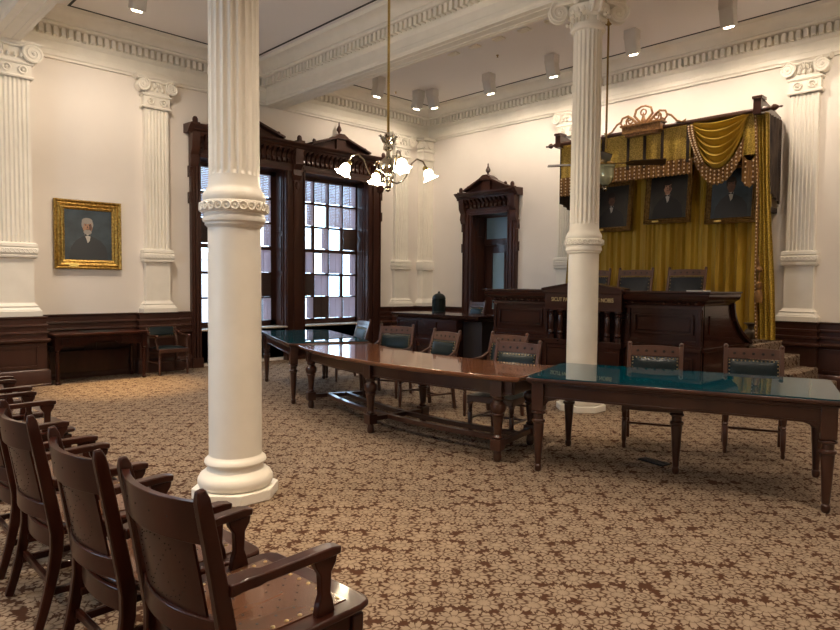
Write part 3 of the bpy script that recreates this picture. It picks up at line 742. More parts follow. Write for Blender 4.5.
m.build('crest', two('carved_crest_wood', (.16,.065,.02), (.34,.17,.05), 30, rough=.4, coat=.2), t)
# flat damask pelmet panels with pleats
def drp(name, x0, x1, zt, zb, mat, n=40, amp=.012, fr=9, yy=YC, scal=0, th=.01):
    m = MB(T)
    m.grid(n, 10, lambda u, v: V((x0+(x1-x0)*u, yy+amp*math.sin(u*2*PI*fr)*(1-.6*v), zb-scal*math.sin(PI*u)+(zt-zb+scal*math.sin(PI*u))*v)), th, (0,-1,0))
    return m.build(name, mat, t)
drp('pelmet', 5.18, 6.80, 4.17, 3.60, M['damask'], 80, .012, 8)
drp('pelmet', 7.60, 7.80, 4.17, 3.55, M['damask'], 20, .01, 2)
drp('pelmet', 4.36, 4.62, 4.17, 3.55, M['damask'], 20, .01, 2)
for x in (5.24, 5.72, 6.02, 6.33, 6.76): 
    m = MB(T); m.box(x-.022, x+.022, YC-.035, YC-.01, 3.55, 4.17); m.build('band', M['drkfab'], t)
def fringe(x0, x1, zt, h, yy, fn=None, cols=None, rows=4):
    """brown fringe with rows of pale beads; fn(u) drops the top edge"""
    fn = fn or (lambda u: 0); m = MB(T); n = max(10, int((x1-x0)*60))
    m.grid(n, 4, lambda u, v: V((x0+(x1-x0)*u, yy+.008*math.sin(u*n*1.2), zt-fn(u)-h*(1-v)+.012*math.sin(u*n*1.57)*(1-v))), .012, (0,-1,0))
    m.mi = 1; cols = cols or int((x1-x0)/.082)
    for i in range(cols):
        u = (i+.5)/cols
        for j in range(rows):
            m.ball((x0+(x1-x0)*u, yy-.024, zt-fn(u)-h*(j+.5)/rows), .0145, 6)
    return m.build('fringe', [M['fringe'], M['bead']], t)
fringe(5.12, 6.84, 3.62, .25, YC-.01)
fringe(7.60, 7.82, 3.56, .40, YC-.01, lambda u: .10*math.sin(PI*u), rows=5)
fringe(4.34, 4.62, 3.56, .34, YC-.01, rows=6)
def swag(x0, x1, top, D, yy=YC-.05):
    m = MB(T); w = x1-x0
    def F(u, v):
        s = 4*u*(1-u); sag = D*s**.8*(.12+.88*v)
        edge = .5-abs(u-.5)
        xx = x0+w*(.5+(u-.5)*(1-.12*v))
        z = top-.02-sag-.10*v
        ridge = math.sin(v*2*PI*5.5+.4)
        return V((xx, yy-.045*ridge*min(1, s*1.6)-.03*s, z+.012*ridge))
    m.grid(40, 66, F, .006, (0,1,0)); m.build('swag', M['damask'] if 0 else M['velvet'], t)
    fringe(x0+.07, x1-.07, top-.14, .24, yy-.01, lambda u: D*(4*(.07+.86*u)*(1-.07-.86*u))**.8, cols=int(w/.07), rows=4)
swag(6.80, 7.70, 4.20, .68); swag(4.55, 5.22, 4.15, .62)
# rope of tassels between swag and pelmet
for xa, sg in ((6.78, 1), (5.22, -1)):
    m = MB(T); 
    m.grid(6, 20, lambda u, v: V((xa+sg*(.09*u+.20*(1-v)**1.5), YC-.09, 4.10-.62*(1-v))), .02, (0,-1,0)); m.mi = 1
    for j in range(16):
        v = j/16
        for q in (.2,.8): m.ball((xa+sg*(.09*q+.20*v**1.5), YC-.115, 4.10-.62*v), .015, 6)
    m.build('bead_trim', [M['fringe'], M['bead']], t)
for xs, sg in ((7.88, 1), (4.30, -1)):   # returns to the wall
    m = MB(T)
    m.grid(40, 10, lambda u, v: V((xs+sg*.02*math.sin(u*2*PI*6), YC+.06+(-YC-.06)*u, 4.16-(1.05+.25*u)*(1-v))), .01, (sg,0,0)); m.build('side_valance', M['drkfab'], t)
m = MB(T); m.box(7.80, 7.86, YC-.02, 0, 2.72, 2.80); m.build('bracket', M['drkfab'], t)
# long side drapes
def longdrape(label, xc, sg):
    t2 = thing('side_drape', label, 'curtain', (xc, 0, .745)); T2 = Matrix.Translation((-xc,0,-.745))
    m = MB(T2)
    def F(u, v):
        wd = .13+.07*(1-v)**1.2+.02*math.sin(v*7); off = sg*.15*(1-v)
        return V((xc+off+wd*(2*u-1)*.62, YC+.02+.035*math.sin(u*2*PI*3.5), .765+3.38*v))
    m.grid(44, 30, F, .008, (0,1,0)); m.build('drape', M['damask'], t2)
    m = MB(T2)
    def E(v): 
        wd = .13+.07*(1-v)**1.2+.02*math.sin(v*7); return V((xc+sg*.15*(1-v)-sg*wd*.62, YC-.015, .78+3.35*v))
    m.tube([E(k/20) for k in range(21)], .022, 6); m.mi = 1
    for k in range(60): m.ball(E((k+.5)/60)+V((0,-.022,0)), .011, 6)
    m.build('beaded_edge', [M['fringe'], M['bead']], t2)
    m = MB(T2); c = E(.22)+V((sg*.06,-.05,0))
    m.lathe([(.01,.12),(.045,.10),(.05,.05),(.03,.0),(.05,-.04),(.06,-.16),(.055,-.20),(.005,-.2)], c, 12); m.ball(c+V((0,0,.30)), .045, 10); m.tube([c+V((0,0,.1)), c+V((0,0,.3)), c+V((-sg*.03,0,.5))], .012, 6)
    m.build('tassel', M['fringe'], t2)
longdrape('long gold damask drape with beaded edge and tassel, beside the carpeted steps', 7.86, 1)
longdrape('long gold damask drape hidden behind the far round column', 4.72, -1)

# spittoon
m = MB(); m.lathe([(.06,0),(.085,.01),(.10,.06),(.10,.11),(.075,.15),(.045,.165),(.045,.20),(.08,.235),(.105,.25),(.10,.258),(.03,.21)], n=24)
tag(m.build('spittoon', M['pewter']), 'small round metal spittoon on the platform at the end of the judges bench', 'pot').location = (7.70,-.52,.74)

# ------------------------------------------------------------ portraits
def portrait(name, label, w, h, fw, loc, rot, frame, kind, group=None):
    t = thing(name, label, 'painting', loc, 0, group); t.rotation_euler = rot
    m = MB()      # local X width, Z up, -Y front, centre origin
    pr = [(0,0),(0,-.05),(fw*.12,-.065),(fw*.3,-.04),(fw*.45,-.055),(fw*.7,-.035),(fw*.8,-.045),(fw,-.03),(fw,0)]
    R = []
    for sx, sz in ((-1,-1),(1,-1),(1,1),(-1,1)): R.append([V((sx*(w/2-a), b, sz*(h/2-a))) for a, b in pr])
    R.append(R[0]); m.loops(R, closed=True, cap=False)
    m.build('frame', frame, t, ang=.4)
    iw, ih = w-2*fw, h-2*fw; bg, coat, skin, hair = kind; f = -.022
    m = MB(); m.box(-iw/2-.01, iw/2+.01, f, -.002, -ih/2-.01, ih/2+.01); cv = m.build('canvas', M[bg], t)
    def ell(cx, cz, rx, rz, y0, y1, n=24): return m.prism_y([(cx+rx*math.cos(2*PI*k/n), cz+rz*math.sin(2*PI*k/n)) for k in range(n)], y0, y1)
    m = MB(); hx = -.02*iw; q = 1.38; cz = .02*ih
    m.prism_y([(-iw*.42,-ih/2),(iw*.42,-ih/2),(iw*.38,-ih*.24),(iw*.26,-ih*.11),(hx+.09*iw,-.02*ih),(hx-.09*iw,-.02*ih),(-iw*.26,-ih*.11),(-iw*.38,-ih*.26)], f-.003, f)
    def E(dx, dz, rx, rz, a, b, n=24): ell(hx+dx*q*iw, cz+dz*q*ih, rx*q*iw, rz*q*ih, a, b, n)
    def Pg(L, a, b): m.prism_y([(hx+x*q*iw, cz+z*q*ih) for x, z in L], a, b)
    m.mi = 1; E(0, .115, .078, .105, f-.007, f-.003); Pg([(-.04,.05),(.04,.05),(.045,-.03),(-.045,-.03)], f-.006, f)
    m.mi = 2; E(-.005, .19, .082, .045, f-.009, f-.004); E(-.074, .14, .018, .05, f-.009, f-.004); E(.074, .14, .014, .04, f-.009, f-.004)
    if 'grey' in hair: E(0, .030, .062, .034, f-.009, f-.004)
    m.mi = 3; Pg([(-.05,.0),(.05,.0),(.03,-.10),(.0,-.13),(-.02,-.07)], f-.008, f-.002)
    m.mi = 0; Pg([(-.045,.005),(0,-.015),(.045,.005),(.045,-.035),(0,-.02),(-.045,-.035)], f-.010, f-.004)
    for sx in (-1, 1): E(sx*.030, .13, .013, .007, f-.009, f-.006, 10); E(sx*.030, .148, .018, .003, f-.009, f-.006, 10)
    m.mi = 4; E(0, .062, .022, .005, f-.009, f-.006, 10); Pg([(-.006,.125),(.012,.09),(-.012,.09)], f-.010, f-.006); E(.045, .10, .022, .05, f-.0075, f-.006, 14)
    m.build('sitter', [M[coat], M[skin], M[hair], M['pshirt'], M['pskind']], cv)
    m = MB(); m.box(-w*.30, -w*.16, -.06, -.04, -h/2+fw*.25, -h/2+fw*.6); m.build('name_plate', M['plate'], t)
    return t
portrait('portrait_painting', 'gilt framed portrait of a grey bearded sitter above the old desk', 1.01, 1.10, .15, (.02,-7.765,2.30), (0,0,H), M['gilt'], ('pbgb','pcoatb','pskin','pgrey'))
gp = 'portraits hung on the gold curtain'
portrait('portrait_painting', 'dark portrait hanging on the gold curtain, partly hidden by the far column', .80, .92, .085, (5.19,-.36,3.0), (-.10,0,0), M['giltdark'], ('pbg','pcoat','pskind','phair'), gp)
portrait('portrait_painting', 'middle portrait on the gold curtain, dark haired sitter with bright white shirt front', .82, .96, .085, (6.25,-.36,3.11), (-.10,0,0), M['giltdark'], ('pbg','pcoat','pskin','phair'), gp)
portrait('portrait_painting', 'bluish portrait on the gold curtain, hanging next to the side drape', .80, .96, .085, (7.30,-.36,3.05), (-.10,0,0), M['giltdark'], ('pbgb','pcoatb','pskind','phair'), gp)
# ------------------------------------------------------------ tables
def turned_leg(m, x, y, s=1.0, top=.60):
    m.box(x-.045*s, x+.045*s, y-.045*s, y+.045*s, top-.10, .74)
    m.lathe([(.022,0),(.030,.02),(.030,.05),(.022,.06),(.026,.07),(.026,.10),(.028,.12),(.040*s,.38),(.040*s,.40),(.050*s,.405),(.050*s,.425),(.036*s,.43),(.036*s,.47),(.052*s,.475),(.052*s,.49),(.036*s,.50),(.045*s,top-.10)], (x, y, 0), 18)
def vase_leg(m, x, y):
    m.box(x-.055, x+.055, y-.055, y+.055, .58, .72); m.box(x-.05, x+.05, y-.05, y+.05, .10, .20)
    m.lathe([(.028,0),(.038,.02),(.038,.05),(.03,.10)], (x, y, 0), 18)
    m.lathe([(.035,.20),(.045,.215),(.032,.235),(.034,.26),(.046,.38),(.048,.40),(.058,.41),(.058,.425),(.048,.43),(.066,.45),(.072,.48),(.066,.51),(.045,.53),(.04,.545),(.055,.555),(.055,.57),(.045,.58)], (x, y, 0), 18)
def straight_table(label, loc, rz, L_, W_):
    t = thing('counsel_table', label, 'table', loc, rz, 'glass topped tables'); t.scale = (1,1,1.03)
    m = MB(); m.box(-L_/2, L_/2, -W_/2, W_/2, .735, .765); m.box(-L_/2+.015, L_/2-.015, -W_/2+.015, W_/2-.015, .72, .735); m.build('tabletop', M['tleg'], t, bevel=.008)
    m = MB(); r = .05; P = [(sx*(L_/2-.0-r*(1-math.cos(a))), sy*(W_/2-.0-r*(1-math.sin(a)))) for sx, sy, A in ((1,1,(0,.5,1.07,1.57)),(-1,1,(1.57,1.07,.5,0)),(-1,-1,(0,.5,1.07,1.57)),(1,-1,(1.57,1.07,.5,0))) for a in A]
    m.prism([(x*.995, y*.99) for x, y in P], .765, .775); m.build('glass_sheet', M['glasstop'], t)
    m = MB(); a, b = L_/2-.09, W_/2-.075
    for sy in (-1, 1):
        m.box(-a, a, sy*b-.015, sy*b+.015, .60, .72); m.box(-a, a, sy*b-.021, sy*b+.021, .60, .615); m.box(-a, a, sy*b-.02, sy*b+.02, .69, .70)
    for sx in (-1, 1): m.box(sx*a-.015, sx*a+.015, -b, b, .60, .72)
    for sx in (-1, 1):
        for sy in (-1, 1): m.prism_y([(sx*(a-.04),.60),(sx*(a-.16),.60),(sx*(a-.08),.575),(sx*(a-.04),.52)], sy*b-.012, sy*b+.012)
    m.build('apron', M['tleg'], t, bevel=.003)
    for x, y in ((-a,-b),(a,-b),(-a,b),(a,b),(0,0)):
        m = MB(); turned_leg(m, x, y, 1.1); m.build('leg', M['tleg'], t, bevel=.003)
    return t
R16, R21 = math.radians(18), math.radians(-21.5)
straight_table('glass topped table with turned legs, nearest the viewer, reflecting the judges bench', (9.025,-6.035,0), R16, 2.23, 1.11)
straight_table('glass topped table with turned legs standing nearest the tall windows', (3.49,-5.84,0), R21, 2.22, 1.07)
ac = V((6.55,-1.5,0)); RN, RF = 5.60, 4.63; A0, A1 = math.radians(-23.0), math.radians(15.6)
t = thing('curved_table', 'long curved wooden table joining the two glass topped tables', 'table', (6.35,-6.6,0)); T = Matrix.Translation((-6.35,6.6,0))
def ap(R, a): return V((ac.x+R*math.sin(a), ac.y-R*math.cos(a), 0))
def arcpoly(r0, r1, a0, a1, n=24):
    A = [a0+(a1-a0)*i/n for i in range(n+1)]
    return [tuple(ap(r1, a)[:2]) for a in A]+[tuple(ap(r0, a)[:2]) for a in A[::-1]]
m = MB(T); m.prism(arcpoly(RF, RN, A0, A1), .745, .775); m.prism(arcpoly(RF+.015, RN-.015, A0+.003, A1-.003), .73, .745); m.build('tabletop', M['top'], t, bevel=.006)
m = MB(T)
for r in (RN-.13, RF+.12): m.prism(arcpoly(r-.015, r+.015, A0+.02, A1-.02), .60, .73); m.prism(arcpoly(r-.022, r+.022, A0+.02, A1-.02), .60, .615)
for a in (A0+.02, A1-.02): m.bar(ap(RN-.13, a)+V((0,0,.665)), ap(RF+.12, a)+V((0,0,.665)), .03, .13, (1,0,0))
m.build('apron', M['tleg'], t, bevel=.003)
LA = [A0+.045, math.radians(-3.7), A1-.045]
for a in LA:
    for r in (RN-.13, RF+.12):
        p = ap(r, a); m = MB(T@Matrix.Translation(p)@Matrix.Rotation(a, 4, 'Z')); vase_leg(m, 0, 0); m.build('leg', M['tleg'], t, bevel=.003)
m = MB(T)
for a in LA: m.bar(ap(RN-.13, a)+V((0,0,.15)), ap(RF+.12, a)+V((0,0,.15)), .06, .045, (1,0,0))
for r in (RN-.36, RF+.36): m.prism(arcpoly(r-.03, r+.03, LA[0], LA[-1]), .13, .175)
m.build('stretcher', M['tleg'], t, bevel=.003)

# old desk against the window wall
t = thing('old_desk', 'old dark wooden writing desk with small drawers against the wainscot under the portrait', 'desk', (.42,-7.78,0)); T = Matrix.Translation((-.42,7.78,0))
m = MB(T); m.box(.09, .77, -8.48, -7.09, .735, .765); m.box(.11, .75, -8.46, -7.11, .715, .735); m.build('top', M['farm'], t, bevel=.006)
m = MB(T); m.box(.22, .60, -8.02, -7.50, .765, .769); m.build('writing_surface', M['blotter'], t)
m = MB(T); x = .70
m.prism_x([(-8.44,.715),(-7.13,.715),(-7.13,.585),(-7.20,.57),(-7.52,.57),(-7.56,.60),(-7.60,.635),(-7.97,.635),(-8.01,.60),(-8.05,.57),(-8.37,.57),(-8.44,.585)], x-.02, x)
m.box(.13,.15,-8.44,-7.13,.57,.715); m.box(.13,.70,-8.44,-8.42,.57,.715); m.box(.13,.70,-7.15,-7.13,.57,.715); m.box(.13,.15,-8.4,-7.2,.1,.45)
m.build('apron', M['farm'], t)
for y0, y1 in ((-8.36,-8.22),(-8.20,-8.06),(-7.50,-7.36),(-7.34,-7.20)):
    m = MB(T); m.box(x, x+.012, y0, y1, .60, .70); d = m.build('drawer', M['farm'], t, bevel=.002)
    m = MB(T); m.ball((x+.022, (y0+y1)/2, .65), .012, 8); m.build('knob', M['hole'], d)
for xx in (.155, .685):
    for yy in (-8.42, -7.15):
        m = MB(T); m.box(xx-.035, xx+.035, yy-.035, yy+.035, .52, .72)
        m.lathe([(.03,0),(.035,.03),(.02,.05),(.028,.07),(.028,.12),(.032,.45),(.036,.47),(.025,.48),(.036,.50),(.03,.52)], (xx, yy, 0), 14); m.build('leg', M['farm'], t)

# ------------------------------------------------------------ chairs with leather pads
def side_chair(name, label, cat, loc, rz, arms=False, leather='leather', tall=.97, seat=.45, group=None, wide=.535):
    """local front is -Y"""
    t = thing(name, label, cat, loc, rz, group); w = wide/2-.02; sd = .23
    zb = seat+.04
    def post(z): return .215+.13*((z-seat)/(tall-seat))**1.2 if z > seat else .215+.05*((seat-z)/seat)**1.5
    for sx in (-1, 1):
        m = MB(); m.rail([(sx*w, post(z), z) for z in (0,.15,.3,seat,.6,.72,.85,tall-.02)], .038, [.034,.036,.04,.046,.042,.038,.034,.03]); m.ball((sx*w, post(tall-.02), tall-.01), .024, 8)
        m.build('back_post', M['chair'], t, bevel=.004)
        m = MB(); m.lathe([(.014,0),(.020,.02),(.016,.05),(.022,.08),(.024,.25),(.018,.265),(.026,.28),(.018,.295),(.024,.31),(.026,seat-.09)], (sx*(w-.01), -sd, 0), 12); m.box(sx*(w-.01)-.024, sx*(w-.01)+.024, -sd-.024, -sd+.024, seat-.1, seat-.02)
        m.build('leg', M['chair'], t)
    m = MB(); m.prism([(-w-.01,-sd-.035),(w+.01,-sd-.035),(w-.01,.22),(-w+.01,.22)], seat-.075, seat-.01); m.build('seat_frame', M['chair'], t, bevel=.006)
    m = MB(); n = 10
    def S(u, v):
        e = (1-abs(2*u-1)**4)*(1-abs(2*v-1)**4)
        return V(((2*u-1)*(w-.005+(.01)*(1-v)), -sd-.025+(.445)*v, seat-.01+.035*e))
    m.grid(n, n, S, .01, (0,0,-1)); st = m.build('seat', M[leather], t)
    # crest rail, leather pad, lower rail
    def P(x, z, off=0): return V((x, post(z)+off+.0, z))
    m = MB(); z1, z0 = tall-.035, tall-.125
    m.loops([[P(x, z0, -.012), P(x, z1+.012*(1-(x/w)**2), -.012), P(x, z1+.012*(1-(x/w)**2), .012), P(x, z0, .012)] for x in [w*(2*i/8-1)*.97 for i in range(9)]])
    m.mi = 1
    for k in range(5): m.ball(P(w*(-.68+.34*k), (z0+z1)/2, -.008), .0165, 10, (1,.6,1))
    m.build('crest_rail', [M['chair'], M['hole']], t, bevel=0)
    pb, pt = seat+.17, tall-.135
    m = MB()
    m.grid(12, 8, lambda u, v: P(w*.9*(2*u-1), pb+(pt-pb)*v, -.012-.022*(1-abs(2*u-1)**4)*(1-abs(2*v-1)**4)), .03, (0,1,0)); m.mi = 1
    for k in range(13): 
        x = w*.86*(2*k/12-1)
        for z in (pb+.012, pt-.012): m.ball(P(x, z, -.02), .0078, 6)
    for k in range(1, 6):
        z = pb+(pt-pb)*k/6
        for x in (-w*.86, w*.86): m.ball(P(x, z, -.02), .0078, 6)
    m.build('back_pad', [M[leather], M['nail']], t)
    m = MB(); m.bar(P(-w, pb-.02), P(w, pb-.02), .035, .02, (0,0,1)); m.build('lower_rail', M['chair'], t)
    for a, b in (((-w,-sd+.0,.20),(-w,.22,.20)), ((w,-sd,.20),(w,.22,.20)), ((-w,-.0,.20),(w,-.0,.20)), ((-w,.23,.30),(w,.23,.30))):
        m = MB(); m.tube([a, b], .011, 8); m.build('stretcher', M['chair'], t)
    if arms:
        for sx in (-1, 1):
            m = MB(); x = sx*(w+.01)
            m.rail([(x, post(.70)-.01, .72),(x+sx*.02, .15, .665),(x+sx*.03, .02, .65),(x+sx*.03,-.10,.655),(x+sx*.02,-.20,.66),(x+sx*.015,-.225,.645)], [.03,.036,.042,.046,.046,.04], .026)
            m.rail([(x+sx*.015, -.17, .645),(x+sx*.012,-.155,.58),(x,-.17,.50),(x-sx*.005,-.18,seat-.03)], .032, [.045,.035,.03,.04])
            m.build('arm', M['chair'], t, bevel=.004)
    return t
def ofs(top, deg, d=.335):
    a = math.radians(deg); return (top[0]+math.sin(a)*d, top[1]-math.cos(a)*d, 0), a
g = 'leather padded chairs round the tables'
spots = [((3.06,-4.48), -18, False, 'blue lit leather chair at the far end of the glass table nearest the windows'),
 ((4.42,-4.98), 24, True, 'leather padded armchair where the curved table meets the glass table near the windows'),
 ((5.63,-5.22), -6, True, 'leather padded armchair behind the middle of the curved table, blue light on its pad'),
 ((6.47,-5.00), 4, True, 'leather padded armchair set back behind a closer chair at the curved table'),
 ((7.17,-5.74), 9, False, 'leather padded chair pushed in at the curved table, its seat under the tabletop'),
 ((8.29,-4.93), 23, False, 'leather padded chair behind the near glass table, the one closer to the far column'),
 ((9.06,-4.42), 21, False, 'leather padded chair behind the near glass table, in front of the carpeted steps')]
for top, deg, arms, lab in spots:
    (x, y, z), a = ofs(top, deg)
    side_chair('leather_armchair' if arms else 'leather_side_chair', lab, 'chair', (x, y, z), a, arms, group=g)
side_chair('leather_armchair', 'leather padded armchair against the wainscot beside the old writing desk', 'chair', (.46,-6.66,0), H, True, tall=.95)
side_chair('clerk_chair', 'bright blue lit chair back rising behind the dark clerk desk', 'chair', (2.60,-1.42,0), math.radians(2), False, tall=1.22, seat=.62, wide=.40)
gj = 'high backed chairs behind the judges bench'
for x, lab in ((5.50,'high backed leather judge chair half hidden by the far column'), (6.25,'high backed leather judge chair in the middle, under the portrait with the bright shirt'), (7.09,'high backed leather judge chair closest to the spittoon end of the bench')):
    side_chair('judge_chair', lab, 'chair', (x,-1.72,.742), math.radians(6), True, 'leatherb', tall=1.10, seat=.46, group=gj, wide=.58)

# ------------------------------------------------------------ row of heavy wooden armchairs
def wood_armchair(label, loc, rz):
    """local front is +Y"""
    t = thing('wooden_armchair', label, 'chair', loc, rz, 'dark wooden armchairs in a row'); W = .250; TZ = .975
    def py(z):
        if z > .42: q = (z-.42)/.55; return -.262-.098*q**1.1
        q = (.42-z)/.42; return -.262-.09*q**1.5
    for sx in (-1, 1):
        m = MB(); zs = [0,.08,.18,.28,.36,.44,.52,.62,.72,.82,.90,.945,TZ]
        m.rail([(sx*W, py(z), z) for z in zs], [.034]*11+[.034,.022], [.036,.038,.042,.048,.052,.056,.055,.052,.048,.046,.044,.040,.024])
        m.build('back_leg', M['farm'], t, bevel=.006)
        m = MB(); m.rail([(sx*.255, .20, 0),(sx*.258,.205,.2),(sx*.26,.205,.42)], [.036,.042,.05], [.036,.042,.05]); m.build('front_leg', M['farm'], t, bevel=.005)
    def bow(x, z, k=.055): return py(z)-k*(1-(x/W)**2)
    xs = [(-1+2*i/14)*(W-.008) for i in range(15)]
    m = MB(); m.loops([[V((x, bow(x,.84)+.010, .815)), V((x, bow(x,.92)+.012, .935)), V((x, bow(x,.92)-.014, .938)), V((x, bow(x,.84)-.014, .813))] for x in xs])
    m.mi = 1
    for x in (-.13, -.045, .045, .13): m.ball((x, bow(x,.88)-.014, .88), .0035, 6)
    m.build('crest_rail', [M['farm'], M['hole']], t, bevel=.004)
    m = MB(); m.loops([[V((x, bow(x,.53)+.012, .495)), V((x, bow(x,.53)+.012, .570)), V((x, bow(x,.53)-.016, .570)), V((x, bow(x,.53)-.016, .495))] for x in xs]); m.build('lower_rail', M['farm'], t, bevel=.004)
    m = MB(); pw = .190
    m.grid(14, 10, lambda u, v: V(((2*u-1)*pw, bow((2*u-1)*pw, .56+.27*v, .052)-.002, .56+.27*v)), .008, (0,1,0)); m.mi = 1
    for q in range(30):
        a = 2*PI*q/30; x, z = .135*math.cos(a), .69+.10*math.sin(a)
        m.ball((x, bow(x, z, .052)-.003, z), .0022, 6)
    for k in range(9):
        for s2 in (-1, 1): x, z = s2*.026*abs(k-4)/1.2, .60+.022*k; m.ball((x, bow(x, z, .052)-.003, z), .002, 6)
    m.build('back_panel', [M['farm'], M['hole']], t)
    # seat with bowed back edge, plywood panel, perforations and buttons
    bk = [(x, -.245-.045*(1-(x/W)**2)) for x in [(-1+2*i/10)*W for i in range(11)]]
    P = [(-.30,-.12),(-.27,-.19)]+bk+[(.27,-.19),(.30,-.12),(.305,.20),(.292,.245),(.26,.262),(-.26,.262),(-.292,.245),(-.305,.20)]
    m = MB(); m.prism(P, .438, .462); st = m.build('seat', M['farm'], t, bevel=.008)
    m = MB(); m.prism([(-.225,-.20)]+[(x*.95, y+.025) for x, y in bk]+[(.225,-.20),(.24,.185),(-.24,.185)], .462, .466)
    m.mi = 1
    for i in range(9):
        m.ball((-.215+.43*i/8, .168, .466), .0085, 8, (1,1,.5))
    for i in range(0, 7):
        y = -.20+.368*i/7
        for x in (-.213, .213): m.ball((x, y, .466), .0085, 8, (1,1,.5))
    m.mi = 2
    for i in range(9):
        for j in range(10):
            if (i+j) % 2 == 0 and 1.2 < math.hypot(i-4, j-4.5) < 4.9: m.ball((-.16+.04*i, -.19+.036*j, .466), .0055, 6, (1,1,.25))
    m.build('seat_panel', [M['seatply'], M['nail'], M['hole']], st)
    m = MB()
    for a, b in (((-.26,.20),(.26,.20)), ((-.25,-.2),(-.26,.2)), ((.25,-.2),(.26,.2))): m.bar((*a, .405), (*b, .405), *((.022, .065, (1,0,0)) if abs(a[0]-b[0]) < .05 else (.022, .065, (0,1,0))))
    m.loops([[V((x, -.245-.045*(1-(x/W)**2)+.011, .355)), V((x, -.245-.045*(1-(x/W)**2)+.011, .438)), V((x, -.245-.045*(1-(x/W)**2)-.012, .438)), V((x, -.245-.045*(1-(x/W)**2)-.012, .355))] for x in xs])
    m.build('seat_rail', M['farm'], t, bevel=.003)
    for sx in (-1, 1):
        m = MB(); x = sx*.256
        m.rail([(sx*(W+.004), py(.66)+.015, .664),(sx*.240, -.24, .665),(sx*.244, -.18, .666),(sx*.250,-.155,.666),(x,.0,.670),(x+sx*.004,.09,.672),(x+sx*.004,.13,.668)], [.056,.072,.070,.050,.052,.054,.044], [.038,.036,.036,.032,.032,.032,.026])
        a = m.build('arm', M['farm'], t, bevel=.005)
        m = MB(); m.rail([(x, .075, .655),(x,.075,.63),(x,.075,.60),(x,.075,.53),(x,.075,.50),(x,.075,.462)], .030, [.095,.085,.045,.038,.060,.075]); m.build('arm_post', M['farm'], a, bevel=.004)
        for z in (.17, .28):
            m = MB(); m.bar((sx*.235, py(z)+.01, z), (sx*.256, .20, z), .024, .03, (1,0,0)); m.build('stretcher', M['farm'], t, bevel=.004)
    m = MB(); m.bar((-.255,.20,.24), (.255,.20,.24), .03, .024, (0,0,1)); m.build('stretcher', M['farm'], t, bevel=.004)
    m = MB(); m.bar((-.23,-.28,.20), (.23,-.28,.20), .03, .024, (0,0,1)); m.build('stretcher', M['farm'], t, bevel=.004)
    return t
A = wood_armchair('dark wooden armchair closest to the viewer, whole back and one arm in full view', (9.388,-10.12,0), .06)
row = [(8.755,-10.17,.02,'dark wooden armchair second along the row, back against the one closest to the viewer'),
 (7.96,-10.18,.0,'dark wooden armchair third along the row from the viewer'),
 (7.22,-10.17,.0,'dark wooden armchair fourth along the row, cut by the picture edge'),
 (5.86,-10.02,.0,'dark wooden armchair fifth along the row, its broad seat and arm end in view'),
 (5.05,-9.98,.0,'dark wooden armchair sixth along the row, next to last but one toward the pier'),
 (4.30,-9.95,.0,'dark wooden armchair seventh along the row, only its arm end in view'),
 (3.62,-9.93,.0,'dark wooden armchair at the far end of the row, nearest the broad white pier')]
for x, y, r, lab in row: dup(A, (x, y, 0), r, lab)

# floor outlet cover under the near glass table
m = MB(); m.box(-.13,.13,-.055,.055,0,.012)
for k in range(8): m.box(-.12+.03*k,-.105+.03*k,-.045,.045,.012,.016)
o = tag(m.build('floor_grille', M['vent']), 'small black floor grille set in the carpet under the near glass table', 'grille'); o.location = (8.74,-5.83,0); o.rotation_euler = (0,0,-.2)
# ------------------------------------------------------------ chandelier
def R_(v, a): return V((v[0]*math.cos(a)-v[1]*math.sin(a), v[0]*math.sin(a)+v[1]*math.cos(a), v[2]))
cx, cy = 6.04, -6.60
t = thing('chandelier', 'brass and nickel chandelier with tulip glass shades lit above the curved table', 'chandelier', (cx, cy, 5.70)); T = Matrix.Translation((0,0,-5.70))
m = MB(T); m.tube([(0,0,3.1),(0,0,5.69)], .014, 10); m.lathe([(.02,5.60),(.05,5.63),(.09,5.67),(.09,5.70)], n=20); m.build('rod', M['brass'], t)
m = MB(T); m.lathe([(.006,2.545),(.03,2.56),(.02,2.58),(.05,2.60),(.055,2.63),(.045,2.65),(.06,2.66),(.06,2.69),(.03,2.71),(.035,2.735),(.07,2.76),(.092,2.80),(.095,2.835),(.085,2.87),(.05,2.90),(.025,2.92),(.02,2.98),(.045,3.0),(.02,3.02),(.018,3.08),(.05,3.12),(.018,3.14),(.016,3.18)], n=24); m.build('body', M['silver'], t)
m = MB(T)
for k in range(6):
    a = k*PI/3; m.tube([R_((.02,0,3.05), a), R_((.06,0,3.08), a), R_((.085,0,3.14), a), R_((.105,0,3.135), a)], [.014,.012,.016,.006], 6)
    m.tube([R_((.02,0,2.98), a), R_((.05,0,3.0), a), R_((.045,0,3.04), a)], .008, 6)
m.build('leaf_crown', M['silver'], t)
